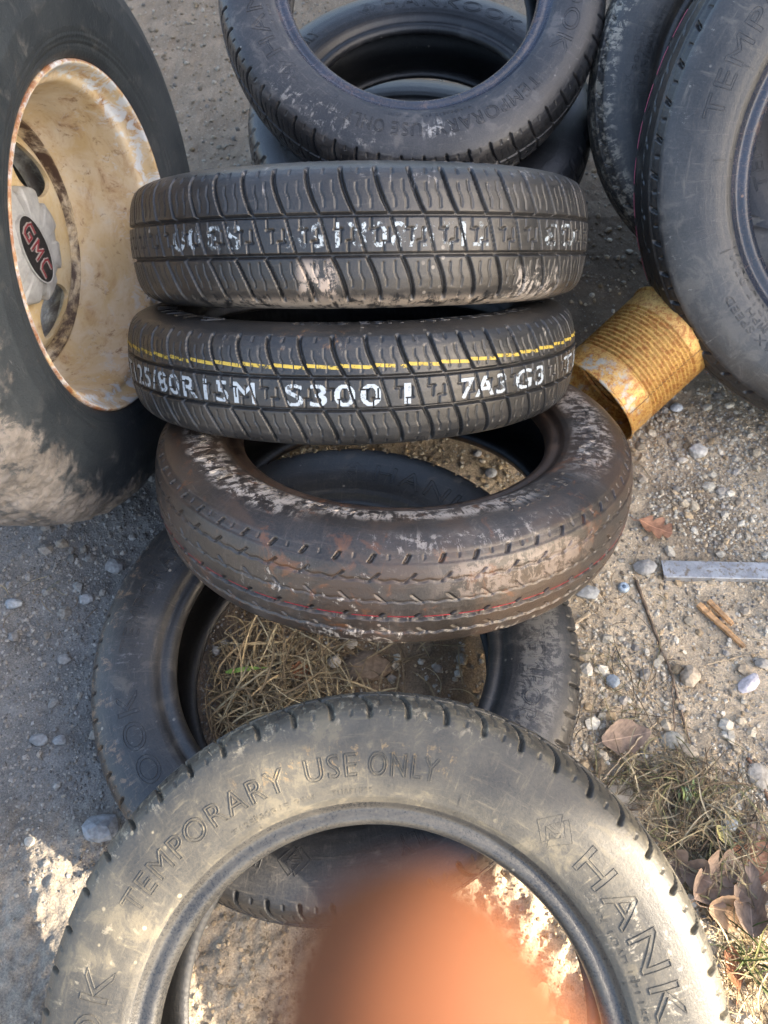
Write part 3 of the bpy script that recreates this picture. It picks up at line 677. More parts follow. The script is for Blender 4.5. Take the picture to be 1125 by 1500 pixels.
CAPM = simple('grey_cap_plastic', (.30, .31, .32), .45, var=.18, scale=60, bump=.1)
n = 400; th = np.arange(n) / n * 2 * np.pi; k8 = np.cos((th - R(20)) * 8); sc8 = .0722 - .0085 * sstep(.25, .75, k8) + .0015 * np.cos(th * 8 + 2)
prof = [(0.001, .011), (.35, .0108), (.55, .0098), (.72, .008), (.86, .0055), (.95, .0030), (.99, .0005), (1.0, -.003), (1.0, -.012)]
V = np.concatenate([np.stack([sc8 * p * np.cos(th), sc8 * p * np.sin(th), np.full(n, z - .102)], 1)[:, None] for p, z in prof], 1)
ix = np.arange(n * len(prof)).reshape(n, len(prof)); nx_ = np.roll(ix, -1, 0); F = np.stack([ix[:, :-1], nx_[:, :-1], nx_[:, 1:], ix[:, 1:]], -1).reshape(-1, 4)
cap = mesh('hub_cap', V.reshape(-1, 3), F, CAPM, wheel)
BADGE = simple('black_badge', (.018, .018, .020), .35, var=.5, scale=350, spec=.6)
rotb = R(-4)
def ell(a, b, z, n=90):
    t = np.arange(n) / n * 2 * np.pi; x = a * np.cos(t); y = b * np.sin(t)
    return np.stack([x * math.cos(rotb) - y * math.sin(rotb), x * math.sin(rotb) + y * math.cos(rotb), np.full(n, z)], 1)
R4 = [ell(.025, .0450, -.102), ell(.025, .0450, -.0896), ell(.0238, .0438, -.0892)]
V = np.concatenate(R4); i = np.arange(90); j = (i + 1) % 90
F = [tuple(x) for x in np.concatenate([np.stack([i, j, j + 90, i + 90], 1), np.stack([i + 90, j + 90, j + 180, i + 180], 1)])]
F.append(tuple(range(180, 270)))
badge = mesh('badge', V, F, BADGE, cap, smooth=False); badge.location.x = -.007
ri_ = [ell(.0264, .0464, -.100), ell(.0264, .0464, -.0890), ell(.0248, .0448, -.0890), ell(.0248, .0448, -.0902)]
V = np.concatenate(ri_); F = np.concatenate([np.stack([i + 90 * q, j + 90 * q, j + 90 * (q + 1), i + 90 * (q + 1)], 1) for q in range(3)]); mesh('badge_rim', V, F, CAPM, badge, smooth=False)
REDP = simple('red_badge_letter', (.17, .022, .032), .5, var=.2, scale=200); SILV = simple('silver_letter_edge', (.26, .24, .24), .5, var=.1)
def stroke_letter(strokes, cy, parent):
    for wd, z, mt in ((.0023, .0010, SILV), (.0012, .0016, REDP)):
        V, F = [], []
        for s_ in strokes:
            s_ = np.array(s_, float)
            for a, b in zip(s_[:-1], s_[1:]):
                d = (b - a) / (np.linalg.norm(b - a) + 1e-9); nrm = np.array([-d[1], d[0]]); a2, b2 = a - d * wd * .8, b + d * wd * .8
                q = [a2 + nrm * wd, a2 - nrm * wd, b2 - nrm * wd, b2 + nrm * wd]; b0_ = len(V)
                for zz_ in (-.0893, -.0890 + z):
                    for p in q:
                        x = p[1]; y = -p[0] + cy      # letters read downwards
                        V.append((x * math.cos(rotb) - y * math.sin(rotb), x * math.sin(rotb) + y * math.cos(rotb), zz_ + .00004 * (len(F) % 7)))
                F += [tuple(b0_ + np.array(f)) for f in ((4, 5, 6, 7), (0, 1, 5, 4), (1, 2, 6, 5), (2, 3, 7, 6), (3, 0, 4, 7))]
        mesh('badge_letter' if mt is REDP else 'badge_letter_edge', V, F, mt, parent, smooth=False)
w_, h_ = .0076, .0098
stroke_letter([[(w_, h_), (-w_ * .6, h_), (-w_, h_ * .4), (-w_, -h_ * .4), (-w_ * .6, -h_), (w_, -h_), (w_, -h_ * .1), (w_ * .25, -h_ * .1)]], .0255, badge)
stroke_letter([[(-w_, -h_), (-w_, h_), (0, -h_ * .2), (w_, h_), (w_, -h_)]], .0, badge)
stroke_letter([[(w_, h_), (-w_ * .6, h_), (-w_, h_ * .4), (-w_, -h_ * .4), (-w_ * .6, -h_), (w_, -h_)]], -.0255, badge)

# ---------------------------------------------------------------- rusty can
A = np.array((.312, .757, .075)); B = np.array((.432, .852, .128)); ax = B - A; Lc = np.linalg.norm(ax); ax /= Lc; Rc = .0755
za = Vector(ax); xa = Vector((0, 0, 1)).cross(za).normalized(); ya = za.cross(xa)
can = empty('tin_can', mat=Matrix.Translation(Vector(A)) @ Matrix((xa, ya, za)).transposed().to_4x4()); tag(can, 'open golden rusty ribbed tin can lying on its side on the gravel', 'can')
P = [(Rc + .0022, -.0015), (Rc + .0028, .0004), (Rc + .0022, .0024), (Rc, .003)]
for z in np.arange(.004, Lc - .004, .0006):
    rb = 0.
    if .040 < z < Lc - .034: rb = -.0025 * (.5 - .5 * math.cos((z - .040) / (Lc - .074) * 2 * math.pi * 13))
    P.append((Rc + rb, z))
P += [(Rc, Lc - .003), (Rc + .0024, Lc - .0022), (Rc + .0030, Lc), (Rc + .0022, Lc + .002), (Rc + .0002, Lc + .002), (Rc - .0012, Lc - .001), (Rc - .0014, Lc - .004), (Rc - .012, Lc - .004), (Rc - .014, Lc - .0028), (.001, Lc - .0028)]
inner_ = [(Rc + .0006, -.0015), (Rc - .0006, .001)] + [(r - .0006, z) for r, z in P[4:-10]] + [(Rc - .0006, Lc - .006), (.001, Lc - .006)]
V, F = lathe(P[::-1] + inner_, 220)
dent = .0035 * np.exp(-(((V[:, 2] - .05) / .04) ** 2)) * np.exp(-((np.arctan2(V[:, 1], V[:, 0]) - 1.2) / .35) ** 2)
V[:, :2] *= (1 - dent / Rc)[:, None]
m = NT('rusty_tin', .38); o_ = m.obj(); x_, y_, z_ = m.sep(o_); big = m.noise(o_, 22, 6, .65, .6); mid = m.noise(o_, 130, 8, .78, .5); fn = m.noise(o_, 420, 4, .7)
c = m.mix(m.ramp(big, .3, .7), (.66, .40, .11), (.48, .29, .085)); c = m.mix(m.ramp(mid, .45, .58), c, (.36, .15, .035)); c = m.mix(m.math('MULTIPLY', m.ramp(fn, .53, .66), .85), c, (.22, .075, .02))
blu = m.math('MULTIPLY', m.ramp(z_, .050, .02), m.ramp(m.noise(m.map(o_, loc=(1, 1, 4)), 45, 7, .7), .52, .62)); c = m.mix(m.math('MULTIPLY', blu, .75), c, (.36, .40, .38))
tr = m.noise(m.map(o_, (55, 55, 14), (2, 7, 1)), 1, 5, .65, .6); c = m.mix(m.math('MULTIPLY', m.ramp(tr, .60, .72), .7), c, (.17, .06, .018))
m.col(c); m.b.inputs['Metallic'].default_value = .25; m.rgh(m.math('ADD', .26, m.math('MULTIPLY', mid, .35))); m.bump(m.math('ADD', mid, fn), .25, .0006); TIN = m.m
mesh('can_body', V, F, TIN, can)
sa = -.25 + math.pi * .5; sv = []
sv = None
zz_ = np.linspace(.001, Lc - .001, 260); prf = np.array(P[3:-10]); rz = np.interp(zz_, prf[:, 1], prf[:, 0]) + .0006
SEAMA = R(150)
Vs = np.concatenate([np.stack([rz * math.cos(SEAMA + d), rz * math.sin(SEAMA + d), zz_], 1) for d in (-.007, -.004, .004, .007)])
Vs[260:780, :2] *= 1.004; i = np.arange(259); Fs = np.concatenate([np.stack([q * 260 + i, q * 260 + i + 1, (q + 1) * 260 + i + 1, (q + 1) * 260 + i], 1) for q in range(3)])
mesh('seam', Vs, Fs, simple('seam_rust', (.16, .08, .03), .5), can)

# ---------------------------------------------------------------- small things on the ground
def ribbon(P, wd, up, cup=.25):
    """a bent grass blade: V-shaped strip along P"""
    P = np.array(P); n = len(P); T = np.gradient(P, axis=0); T /= np.linalg.norm(T, axis=1, keepdims=True) + 1e-9
    S = np.cross(T, up); S /= np.linalg.norm(S, axis=1, keepdims=True) + 1e-9; N = np.cross(S, T); t = np.linspace(0, 1, n)
    w_ = (wd * np.minimum(1, np.minimum(t * 6 + .35, (1 - t) * 2.2 + .06)))[:, None]
    V = np.concatenate([P - S * w_, P - N * w_ * cup * 2, P + S * w_]); i = np.arange(n - 1)
    F = np.concatenate([np.stack([i, i + 1, n + i + 1, n + i], 1), np.stack([n + i, n + i + 1, 2 * n + i + 1, 2 * n + i], 1)]); return V, F
def straw(name, label, n, center, rad, lmin, lmax, wd, zmax, cols, seed, mat, lift=.35, keep=None):
    r = np.random.default_rng(seed); VV, FF, CC = [], [], []; off = 0
    for i in range(n):
        for _ in range(30):
            q = r.normal(size=2) * .5 * np.array(rad); p = np.array(center) + q
            if keep is None or keep(*p): break
        a = r.uniform(0, 2 * np.pi); L = r.uniform(lmin, lmax); el = r.uniform(-.05, lift); t = np.linspace(0, 1, 9); cv = r.normal(0, 1.1); av = a + cv * (t - .4)
        st_ = L / 8; dx = np.cumsum(np.cos(av)) * st_; dy = np.cumsum(np.sin(av)) * st_; h = L * el * np.sin(t * np.pi * r.uniform(.6, 1.)) + r.uniform(0, zmax)
        x = p[0] + dx - dx.mean(); y = p[1] + dy - dy.mean(); z = gz(x, y) + .002 + h
        if keep is not None:
            k_ = np.array([keep(a_, b_) for a_, b_ in zip(x, y)])
            if not k_.all():
                j0 = np.argmax(k_); k_[:j0] = False; m_ = np.nonzero(k_)[0]
                m_ = m_[:np.argmax(np.diff(np.r_[m_, 99]) > 1) + 1] if len(m_) else m_
                if len(m_) < 4: continue
                x, y, z = x[m_], y[m_], z[m_]
        V, F = ribbon(np.stack([x, y, z], 1), r.uniform(*wd), np.array([r.normal(0, .3), r.normal(0, .3), 1]))
        VV.append(V); FF.append(F + off); off += len(V); CC.append(np.repeat((np.array(cols[r.integers(len(cols))]) * r.uniform(.7, 1.2))[None], len(V), 0))
    o = mesh(name, np.concatenate(VV), np.concatenate(FF), mat, smooth=True, col=np.concatenate(CC)); tag(o, label, None, kind='stuff'); return o
m = NT('dry_stem', .7); ca = m.n('ShaderNodeVertexColor', layer_name='Col'); m.col(m.mix(1., ca.outputs[0], m.mix(m.ramp(m.noise(m.obj(), 90, 4), .3, .7), (.65, .65, .65), (1.15, 1.15, 1.1)), 'MULTIPLY')); m.b.inputs['Specular IOR Level'].default_value = .3; STEM = m.m
STC = [(.42, .32, .18), (.34, .26, .15), (.50, .41, .25), (.26, .19, .11), (.20, .145, .085)]
inF = lambda x, y: (x + .059) ** 2 + (y - .355) ** 2 < .172 ** 2
straw('dry_grass', 'matted dry straw inside the flat tyre', 420, (-.135, .315), (.12, .12), .05, .15, (.0006, .0014), .022, STC, 1, STEM, .20, inF)
straw('dry_grass', 'matted dry straw inside the flat tyre', 90, (.0, .42), (.20, .12), .03, .09, (.0005, .0010), .006, STC, 2, STEM, .12, inF)
TWC = [(.24, .18, .11), (.17, .125, .08), (.30, .25, .15), (.20, .19, .09), (.35, .30, .21), (.12, .085, .055)]
c1 = G(975, 1150)[:2]; c2 = G(1035, 1235)[:2]; c3 = G(1000, 1200)[:2]
straw('plant_litter', 'tangle of dead stems on the gravel', 260, c1, (.075, .035), .02, .07, (.0004, .0009), .010, TWC, 3, STEM, .25)
straw('plant_litter', 'tangle of dead stems on the gravel', 380, c2, (.075, .05), .02, .08, (.0004, .0010), .012, TWC, 4, STEM, .25)
straw('plant_litter', 'tangle of dead stems on the gravel', 160, c3, (.12, .09), .02, .06, (.0003, .0007), .008, TWC, 5, STEM, .2)
straw('plant_litter', 'loose stems along the edge of the flat tyre', 120, G(905, 1060)[:2], (.10, .16), .02, .09, (.0003, .0007), .006, TWC, 6, STEM, .15)
straw('dry_grass', 'dry stems in the sunlit corner', 130, G(1095, 1440)[:2], (.10, .06), .03, .09, (.0004, .0010), .012, STC, 7, STEM, .3)
straw('dry_grass', 'dry stems strewn beside the pile', 26, G(885, 870)[:2], (.16, .24), .02, .07, (.0003, .0008), .004, STC, 8, STEM, .15)
straw('dry_grass', 'few dry stems on the grey gravel', 14, G(60, 870)[:2], (.10, .06), .02, .05, (.0003, .0007), .003, TWC, 9, STEM, .1)
GRC = [(.11, .14, .04), (.08, .11, .03), (.20, .19, .07)]
straw('green_grass', 'small green tuft in the sunlit corner', 30, G(1112, 1400)[:2], (.03, .025), .03, .08, (.0006, .0012), .010, GRC, 10, STEM, .7)
straw('green_weed', 'little pale green weed among the dead stems', 46, G(1003, 1163)[:2], (.012, .010), .008, .02, (.0010, .0018), .010, [(.22, .30, .14), (.34, .42, .26), (.28, .34, .12)], 11, STEM, .5)
# the one green blade in the tyre
p0, p1 = G(330, 985, .03), G(392, 978, .035); t = np.linspace(0, 1, 14)[:, None]
V, F = ribbon(p0 + (p1 - p0) * t + np.array([0, 0, .004]) * np.sin(t * np.pi), .0028, np.array([0, -.3, 1.]), .12)
tag(mesh('grass_blade', V, F, simple('fresh_green', (.20, .32, .05), .45)), 'single fresh green grass blade on the straw inside the flat tyre', 'grass blade')

def tube(P, r0, r1, n=7, jit=0., seed=0):
    P = np.array(P, float); k_ = len(P); T = np.gradient(P, axis=0); T /= np.linalg.norm(T, axis=1, keepdims=True); up = np.array([.1, .2, 1.])
    S = np.cross(T, up); S /= np.linalg.norm(S, axis=1, keepdims=True); N = np.cross(S, T); r = np.linspace(r0, r1, k_) * (1 + jit * np.random.default_rng(seed).normal(size=k_))
    t = np.arange(n) / n * 2 * np.pi
    V = (P[:, None] + r[:, None, None] * (np.cos(t)[None, :, None] * S[:, None] + np.sin(t)[None, :, None] * N[:, None])).reshape(-1, 3)
    ix = np.arange(k_ * n).reshape(k_, n); j = np.roll(ix, -1, 1); F = [tuple(f) for f in np.stack([ix[:-1], j[:-1], j[1:], ix[1:]], -1).reshape(-1, 4)]
    F += [tuple(ix[0][::-1]), tuple(ix[-1])]; return V, F
BARK = simple('twig_bark', (.20, .145, .10), .8, var=.45, scale=150); PALE = simple('pale_stem', (.42, .33, .22), .7, var=.3, scale=100)
def twig(pts, r0, r1, label, mat, seed=0, lift=.003, side=None):
    Q = np.array([G(*p) for p in pts]); t = np.linspace(0, len(Q) - 1, 26); P = np.stack([np.interp(t, range(len(Q)), Q[:, i]) for i in range(3)], 1)
    rg = np.random.default_rng(seed); P[:, :2] += rg.normal(0, .0006, (26, 2)); P[:, 2] = gz(P[:, 0], P[:, 1]); P[:, 2] = np.convolve(np.pad(P[:, 2], 3, 'edge'), np.ones(7) / 7, 'valid') + lift
    V, F = tube(P, r0, r1, 7, .12, seed); o = mesh('twig', V, F, mat); tag(o, label, 'twig', 'twigs lying on the gravel'); return o
twig([(933, 848), (958, 915), (985, 985), (1012, 1092)], .0024, .0014, 'long brown twig running from beside the brown tyre down the gravel', BARK, 1)
twig([(1095, 1110), (1112, 1145), (1130, 1185)], .0022, .0018, 'short reddish twig at the right edge beside the dead stems', simple('red_bark', (.26, .14, .08), .6), 2)
twig([(985, 1000), (988, 1060), (992, 1130)], .0010, .0006, 'thin dark upright stem between the two pale stones', BARK, 3, .006)
twig([(960, 1060), (915, 1105), (880, 1145)], .0012, .0008, 'thin pale bent stalk reaching from the dead leaf to the near tyre', PALE, 4, .012)
twig([(1035, 972), (1090, 958), (1135, 953)], .0010, .0006, 'thin pale stalk lying level at the right edge below the splinters', PALE, 5)
twig([(918, 668), (938, 675), (958, 700)], .0012, .0006, 'thin pale curved stalk beside the brown tyre, below the can', PALE, 6)
# wood splinters
WOOD = simple('raw_split_wood', (.52, .30, .14), .6, var=.35, scale=40, bump=.4)
def plank(a, b, wd, th_, name, label, cat, mat, group=None, taper=.4, z=.004, tilt=0.):
    a, b = G(*a), G(*b); a[2] = gz(a[0], a[1]) + z; b[2] = gz(b[0], b[1]) + z; n = 24; t = np.linspace(0, 1, n)[:, None]; P = a + (b - a) * t
    d = (b - a) / np.linalg.norm(b - a); S = np.cross(d, [0, 0, 1.]); S /= np.linalg.norm(S); N = np.cross(S, d); rg = np.random.default_rng(int(a[0] * 1e4) & 255)
    w_ = wd * (1 - taper * t) * (1 + .04 * rg.normal(size=(n, 1))); h = th_ * (1 + .05 * rg.normal(size=(n, 1)))
    V = np.stack([P - S * w_, P + S * w_ * .9, P + S * w_ * .8 + N * h, P - S * w_ * .3 + N * h * 1.3, P - S * w_ + N * h], 1).reshape(-1, 3); ix = np.arange(n * 5).reshape(n, 5); j = np.roll(ix, -1, 1)
    F = [tuple(f) for f in np.stack([ix[:-1], j[:-1], j[1:], ix[1:]], -1).reshape(-1, 4)] + [tuple(ix[0][::-1]), tuple(ix[-1])]
    o = mesh(name, V, F, mat, smooth=False); tag(o, label, cat, group); return o
plank((1024, 884), (1090, 948), .0045, .004, 'wood_splinter', 'longer orange wood splinter on the gravel below the metal strip', 'splinter', WOOD, 'wood splinters')
plank((1038, 880), (1072, 916), .0038, .0035, 'wood_splinter', 'shorter orange wood splinter lying against the longer one', 'splinter', WOOD, 'wood splinters', .2, .007)
plank((862, 898), (842, 912), .003, .003, 'wood_splinter', 'pale splinter sticking out under the front rim of the brown tyre', 'splinter', PALE, 'wood splinters', .2)
# metal strip: a shallow angle section
a, b = G(972, 834), G(1190, 840); a[2] = gz(a[0], a[1]) + .0095; b[2] = a[2] + .003
d = (b - a) / np.linalg.norm(b - a); S = np.cross(d, [0, 0, 1.]); S /= np.linalg.norm(S); N = np.cross(S, d)
sec = [(-.0135, 0), (-.0125, .0015), (.0125, .0015), (.0135, .0005), (.0135, -.013), (.0125, -.013), (.0122, -.0005), (-.0135, -.0012)]
n = 60; t = np.linspace(0, 1, n)[:, None]; P = a + (b - a) * t; V = np.stack([P + S * s_[0] + N * s_[1] for s_ in sec], 1)
V[:, 4:6] += (np.random.default_rng(4).normal(0, .0007, (n, 1, 1))) * N; V[0, :3] -= d * .002
ix = np.arange(n * 8).reshape(n, 8); j = np.roll(ix, -1, 1); F = [tuple(f) for f in np.stack([ix[:-1], j[:-1], j[1:], ix[1:]], -1).reshape(-1, 4)] + [tuple(ix[0][::-1]), tuple(ix[-1])]
m = NT('weathered_metal', .45); o_ = m.obj(); n1_ = m.noise(o_, 40, 6, .7, .5); n2_ = m.noise(o_, 160, 5, .7)
c = m.mix(m.ramp(n1_, .35, .65), (.26, .27, .285), (.44, .455, .475)); c = m.mix(m.ramp(n2_, .50, .66), c, (.20, .16, .115)); m.col(c); m.b.inputs['Metallic'].default_value = .35; m.bump(n2_, .2, .0006)
tag(mesh('metal_strip', V.reshape(-1, 3), F, m.m, smooth=False), 'weathered grey metal strip lying across the gravel at the right edge', 'metal strip')
# bottle cap
p = G(915, 858); p[2] = gz(p[0], p[1]) + .003
cap_ = empty('bottle_cap', loc=p); cap_.rotation_euler = (.12, -.1, 0); tag(cap_, 'small pale blue bottle cap on the gravel beside the brown tyre', 'bottle cap')
n = 84; th = np.arange(n) / n * 2 * np.pi; fl = 1 + .05 * np.cos(th * 21)
prf = [(.0001, .0042), (.0045, .0042), (.0060, .0038), (.0070, .0026), (.0078, .0006), (.0080, -.001)]
V = np.concatenate([np.stack([r * (1 + (fl - 1) * (r > .0065)) * np.cos(th), r * (1 + (fl - 1) * (r > .0065)) * np.sin(th), np.full(n, z)], 1)[:, None] for r, z in prf], 1); ix = np.arange(n * 6).reshape(n, 6); j = np.roll(ix, -1, 0)
mesh('cap_shell', V.reshape(-1, 3), np.stack([ix[:, :-1], j[:, :-1], j[:, 1:], ix[:, 1:]], -1).reshape(-1, 4), simple('cap_paint', (.42, .50, .58), .35, metal=.3, var=.3, scale=300), cap_)
V, F = lathe([(.0001, .0048), (.0024, .0047), (.0030, .0041)], 40); mesh('cap_mark', V, F, simple('cap_print', (.12, .17, .24), .4), cap_)

# leaves
def leafmat(name, col):
    m = NT(name, .65); u = m.uv(); x_, y_, z_ = m.sep(u); n1_ = m.noise(m.obj(), 70, 5, .65)
    vein = m.math('ABSOLUTE', m.math('SINE', m.math('MULTIPLY', m.math('SUBTRACT', x_, m.math('MULTIPLY', m.math('ABSOLUTE', y_), .5)), 26)))
    c = m.mix(m.ramp(n1_, .3, .7), tuple(v * .6 for v in col), tuple(v * 1.2 for v in col)); c = m.mix(m.math('MULTIPLY', m.ramp(vein, .15, .0), .4), c, tuple(v * 1.5 for v in col))
    c = m.mix(m.ramp(m.math('ABSOLUTE', y_), .04, .02), c, tuple(v * 1.6 for v in col)); m.col(c); m.bump(m.math('ADD', n1_, m.math('MULTIPLY', vein, -.3)), .5, .001); m.b.inputs['Specular IOR Level'].default_value = .3
    return m.m
def leaf(px, py, ang, L, W, lobes, curl, label, mat, z=.004, seed=0, tilt=(0, 0), stem=.25, name='dead_leaf'):
    r = np.random.default_rng(seed); n = 72; t = np.linspace(0, 1, n)
    env = np.sin(np.pi * np.clip(t, 0, 1) ** .85) ** .7
    if lobes: e1 = env * (.42 + .58 * np.abs(np.sin(t * np.pi * lobes)) ** .8); e2 = env * (.42 + .58 * np.abs(np.sin(t * np.pi * lobes + .35)) ** .8)
    else: e1 = env * (1 + .03 * np.sin(t * 60)); e2 = env * (1 + .03 * np.sin(t * 53 + 1))
    if not lobes: e1 = e1 * (.72 + .5 * vnoise(t * 9, seed + .3)); e2 = e2 * (.72 + .5 * vnoise(t * 9, seed + 5.3))
    k_ = 7; s_ = np.concatenate([-np.linspace(1, 0, k_), np.linspace(0, 1, k_)[1:]])
    X_ = np.broadcast_to((t * L)[:, None], (n, 2 * k_ - 1)).copy(); Wd = np.where(s_[None] < 0, e1[:, None], e2[:, None]) * W / 2; Y_ = s_[None] * Wd
    if lobes: X_ += np.abs(Y_) * .45
    Z_ = curl * (Y_ ** 2) / (W / 2) + curl * .8 * (X_ - L / 2) ** 2 / L + .007 * (fbm(X_ * 60 + seed, Y_ * 60, 1, 2, seed) - .5)
    uv = np.stack([X_ / L, Y_ / W * 2], -1).reshape(-1, 2)
    V = np.stack([X_ - L / 2, Y_, Z_], -1).reshape(-1, 3); ix = np.arange(n * (2 * k_ - 1)).reshape(n, -1); F = np.stack([ix[:-1, :-1], ix[1:, :-1], ix[1:, 1:], ix[:-1, 1:]], -1).reshape(-1, 4)
    nv = len(V); V = np.concatenate([V, V - [0, 0, .0003]]); F = np.concatenate([F, F[:, ::-1] + nv]); uv = np.concatenate([uv, uv])
    p = G(px, py); p[2] = gz(p[0], p[1]) + z; M = Matrix.Translation(Vector(p)) @ Euler((tilt[0], tilt[1], R(ang))).to_matrix().to_4x4()
    root = empty(name, mat=M); tag(root, label, 'leaf', 'dead leaves on the ground'); mesh('blade', V, F, mat, root, uv=uv)
    V, F = tube([(-L / 2 - L * stem, .002, .001), (-L / 2 - L * stem * .5, -.001, 0), (-L / 2 + .003, 0, curl * .2 * L * 0 + Z_[0, k_ - 1])], .0007, .0005, 6); mesh('stalk', V, F, mat, root)
LF1 = leafmat('oak_leaf_brown', (.34, .18, .11)); LF2 = leafmat('grey_brown_leaf', (.27, .195, .145)); LF3 = leafmat('tan_leaf', (.42, .28, .17)); LF4 = leafmat('red_brown_leaf', (.27, .12, .06))
leaf(960, 772, -25, .050, .040, 3, .25, 'pinkish brown lobed oak leaf beside the brown tyre, above the metal strip', LF1, .006, 1)
leaf(915, 1082, 10, .062, .040, 0, .3, 'grey brown oval leaf under a pale stalk beside the flat tyre', LF2, .008, 2, (.1, -.1))
leaf(1100, 1262, 70, .065, .052, 3, .3, 'large orange brown lobed leaf at the right edge, beside the dead stems', LF1, .008, 3)
leaf(1040, 1290, 30, .075, .060, 3, .9, 'curled grey leaf behind the near tyre, below the dead stems', LF2, .012, 4, (.25, .1))
leaf(1095, 1322, 75, .080, .034, 0, .8, 'broad grey leaf leaning on the lobed leaf at the right edge', LF2, .016, 5, (-.3, .15))
leaf(1000, 1275, -30, .060, .044, 2, .9, 'curled grey leaf touching the tread of the near tyre', LF2, .010, 6, (.2, -.2))
leaf(1062, 1335, -10, .050, .035, 0, .6, 'tan leaf in the sun next to the near tyre', LF3, .012, 7, (.3, .2))
leaf(1066, 1420, 80, .045, .022, 2, .6, 'narrow rusty red leaf in the sunlit corner', LF4, .012, 8, (.2, .3))
leaf(443, 994, 15, .030, .022, 0, .5, 'small rust brown leaf on the straw inside the flat tyre', LF4, .012, 9)
leaf(480, 925, 70, .030, .022, 0, .4, 'reddish leaf inside the flat tyre, just below the brown tyre', LF4, .008, 10)
leaf(1055, 1228, -60, .026, .016, 0, .4, 'little yellowish leaf caught in the dead stems', simple('yellow_leaf', (.42, .38, .16), .6), .016, 11)
leaf(790, 1460, 60, .034, .018, 0, .3, 'bright tan leaf on the soil inside the hole of the near tyre', LF3, .015, 12, (.2, .3))
# cardboard scrap
p = [G(868, 1150), G(922, 1152), G(936, 1205), G(975, 1268), G(950, 1300), G(880, 1230)]
V = [(q[0], q[1], gz(q[0], q[1]) + .006) for q in p]; V2 = [(x, y, z - .002) for x, y, z in V]; n = len(p)
F = [tuple(range(n))] + [tuple(range(2 * n - 1, n - 1, -1))] + [(i, i + n, (i + 1) % n + n, (i + 1) % n) for i in range(n)]
tag(mesh('cardboard_scrap', V + V2, F, simple('pale_cardboard', (.36, .31, .24), .85, var=.2, scale=90, bump=.4), smooth=False), 'flat pale scrap of cardboard tucked behind the near tyre', 'cardboard scrap')

# stones big enough to pick up
def stone(px, py, rpx, col, label, seed, asp=1., flat=.6, ang=0., z=0., name='stone', sink=.35):
    p = G(px, py); dist = np.linalg.norm(p - [0, 0, CAMZ]); r = rpx / FPX * dist * 1.02; g_ = gz(p[0], p[1])
    P = facet(IV, seed, 13, .66); P[:, 2] = P[:, 2] / np.abs(P[:, 2]).max() * flat; P[:, 0] *= asp
    P = P @ rotm(0, 0, R(ang)).T * r; P += .03 * r * (fbm(P[:, 0] + seed, P[:, 1], 3 / r, 3, seed)[:, None] - .5)
    o = mesh(name, P, IF, simple(f'{name}_rock', col, .8, var=.28, scale=130, spec=.3, bump=.5), smooth=False); o.location = (p[0], p[1], g_ + r * flat * (1 - sink) + z); tag(o, label, name, 'single stones on the gravel' if name == 'stone' else None)
stone(1022, 658, 14, (.50, .48, .44), 'pale stone on the gravel below the rusty can, right of the brown tyre', 1)
stone(1000, 672, 8, (.46, .42, .36), 'smaller tan stone left of the pale stone below the can', 12)
stone(993, 592, 9, (.50, .53, .56), 'white stone in the shade directly under the tin can', 21)
stone(1012, 990, 18, (.46, .38, .28), 'tan rounded stone below the wood splinters', 2, .8)
stone(897, 998, 11, (.24, .28, .32), 'blue grey stone against the right side of the flat tyre', 4)
stone(858, 868, 17, (.30, .31, .31), 'grey stone beside the brown tyre, left of the bottle cap', 5, 1.2)
stone(946, 830, 14, (.34, .33, .31), 'grey stone left of the end of the metal strip', 6, 1.2)
stone(985, 1085, 21, (.30, .29, .25), 'flat grey green stone right of the oval leaf', 7, .8, .3, 20, sink=.5)
stone(1064, 1205, 15, (.27, .30, .32), 'smooth blue grey stone right of the dead stems', 8, .8, .55)
stone(1102, 1222, 22, (.27, .215, .18), 'flat pinkish brown stone at the right edge above the lobed leaf', 9, .9, .3, 30, sink=.5)
stone(1112, 1140, 22, (.40, .36, .30), 'large flat tan stone half buried at the right edge', 10, .7, .25, 0, sink=.5)
stone(1098, 1000, 16, (.56, .53, .55), 'whitish lilac stone at the right edge', 11, 1.2, .4, 40)
stone(1120, 972, 12, (.44, .40, .34), 'tan stone above the whitish lilac stone', 13)
stone(930, 1092, 9, (.40, .37, .33), 'small tan stone at the tip of the oval leaf', 14)
stone(1008, 1100, 12, (.42, .36, .28), 'tan block shaped stone beside the flat grey green stone', 15, 1.4, .5, -10)
stone(150, 1213, 22, (.22, .23, .24), 'rough dark grey stone touching the left of the near tyre', 16, 1.2)
stone(86, 1083, 10, (.22, .225, .23), 'right one of two grey stones on the shaded gravel at the left', 17)
stone(56, 1082, 11, (.19, .195, .20), 'left one of two grey stones on the shaded gravel at the left', 18, 1.2)
stone(122, 872, 11, (.26, .265, .27), 'flat grey stone on the gravel below the truck wheel', 19)
stone(16, 880, 13, (.25, .27, .29), 'bluish grey stone at the left edge below the truck wheel', 20)
stone(165, 825, 13, (.20, .20, .20), 'dark stone between the truck wheel and the flat tyre', 22)
stone(90, 960, 10, (.24, .23, .22), 'triangular dark stone on the shaded gravel left of the flat tyre', 23)
stone(42, 1232, 7, (.40, .36, .30), 'little stone in the sunlit patch at the left', 24)
stone(491, 977, 13, (.44, .40, .34), 'pale three cornered stone among the straw inside the flat tyre', 25, .8, .7, 50)
stone(515, 951, 10, (.42, .38, .32), 'pale stone under the front of the brown tyre, inside the flat tyre', 26, 1.3)
stone(676, 969, 12, (.34, .30, .24), 'tan stone at the right inside the flat tyre', 27, .8)
stone(640, 985, 8, (.30, .25, .20), 'small brown stone left of the tan one inside the flat tyre', 28)
stone(318, 957, 9, (.40, .38, .35), 'upright pale stone at the left inside the flat tyre', 29, .7, .9)
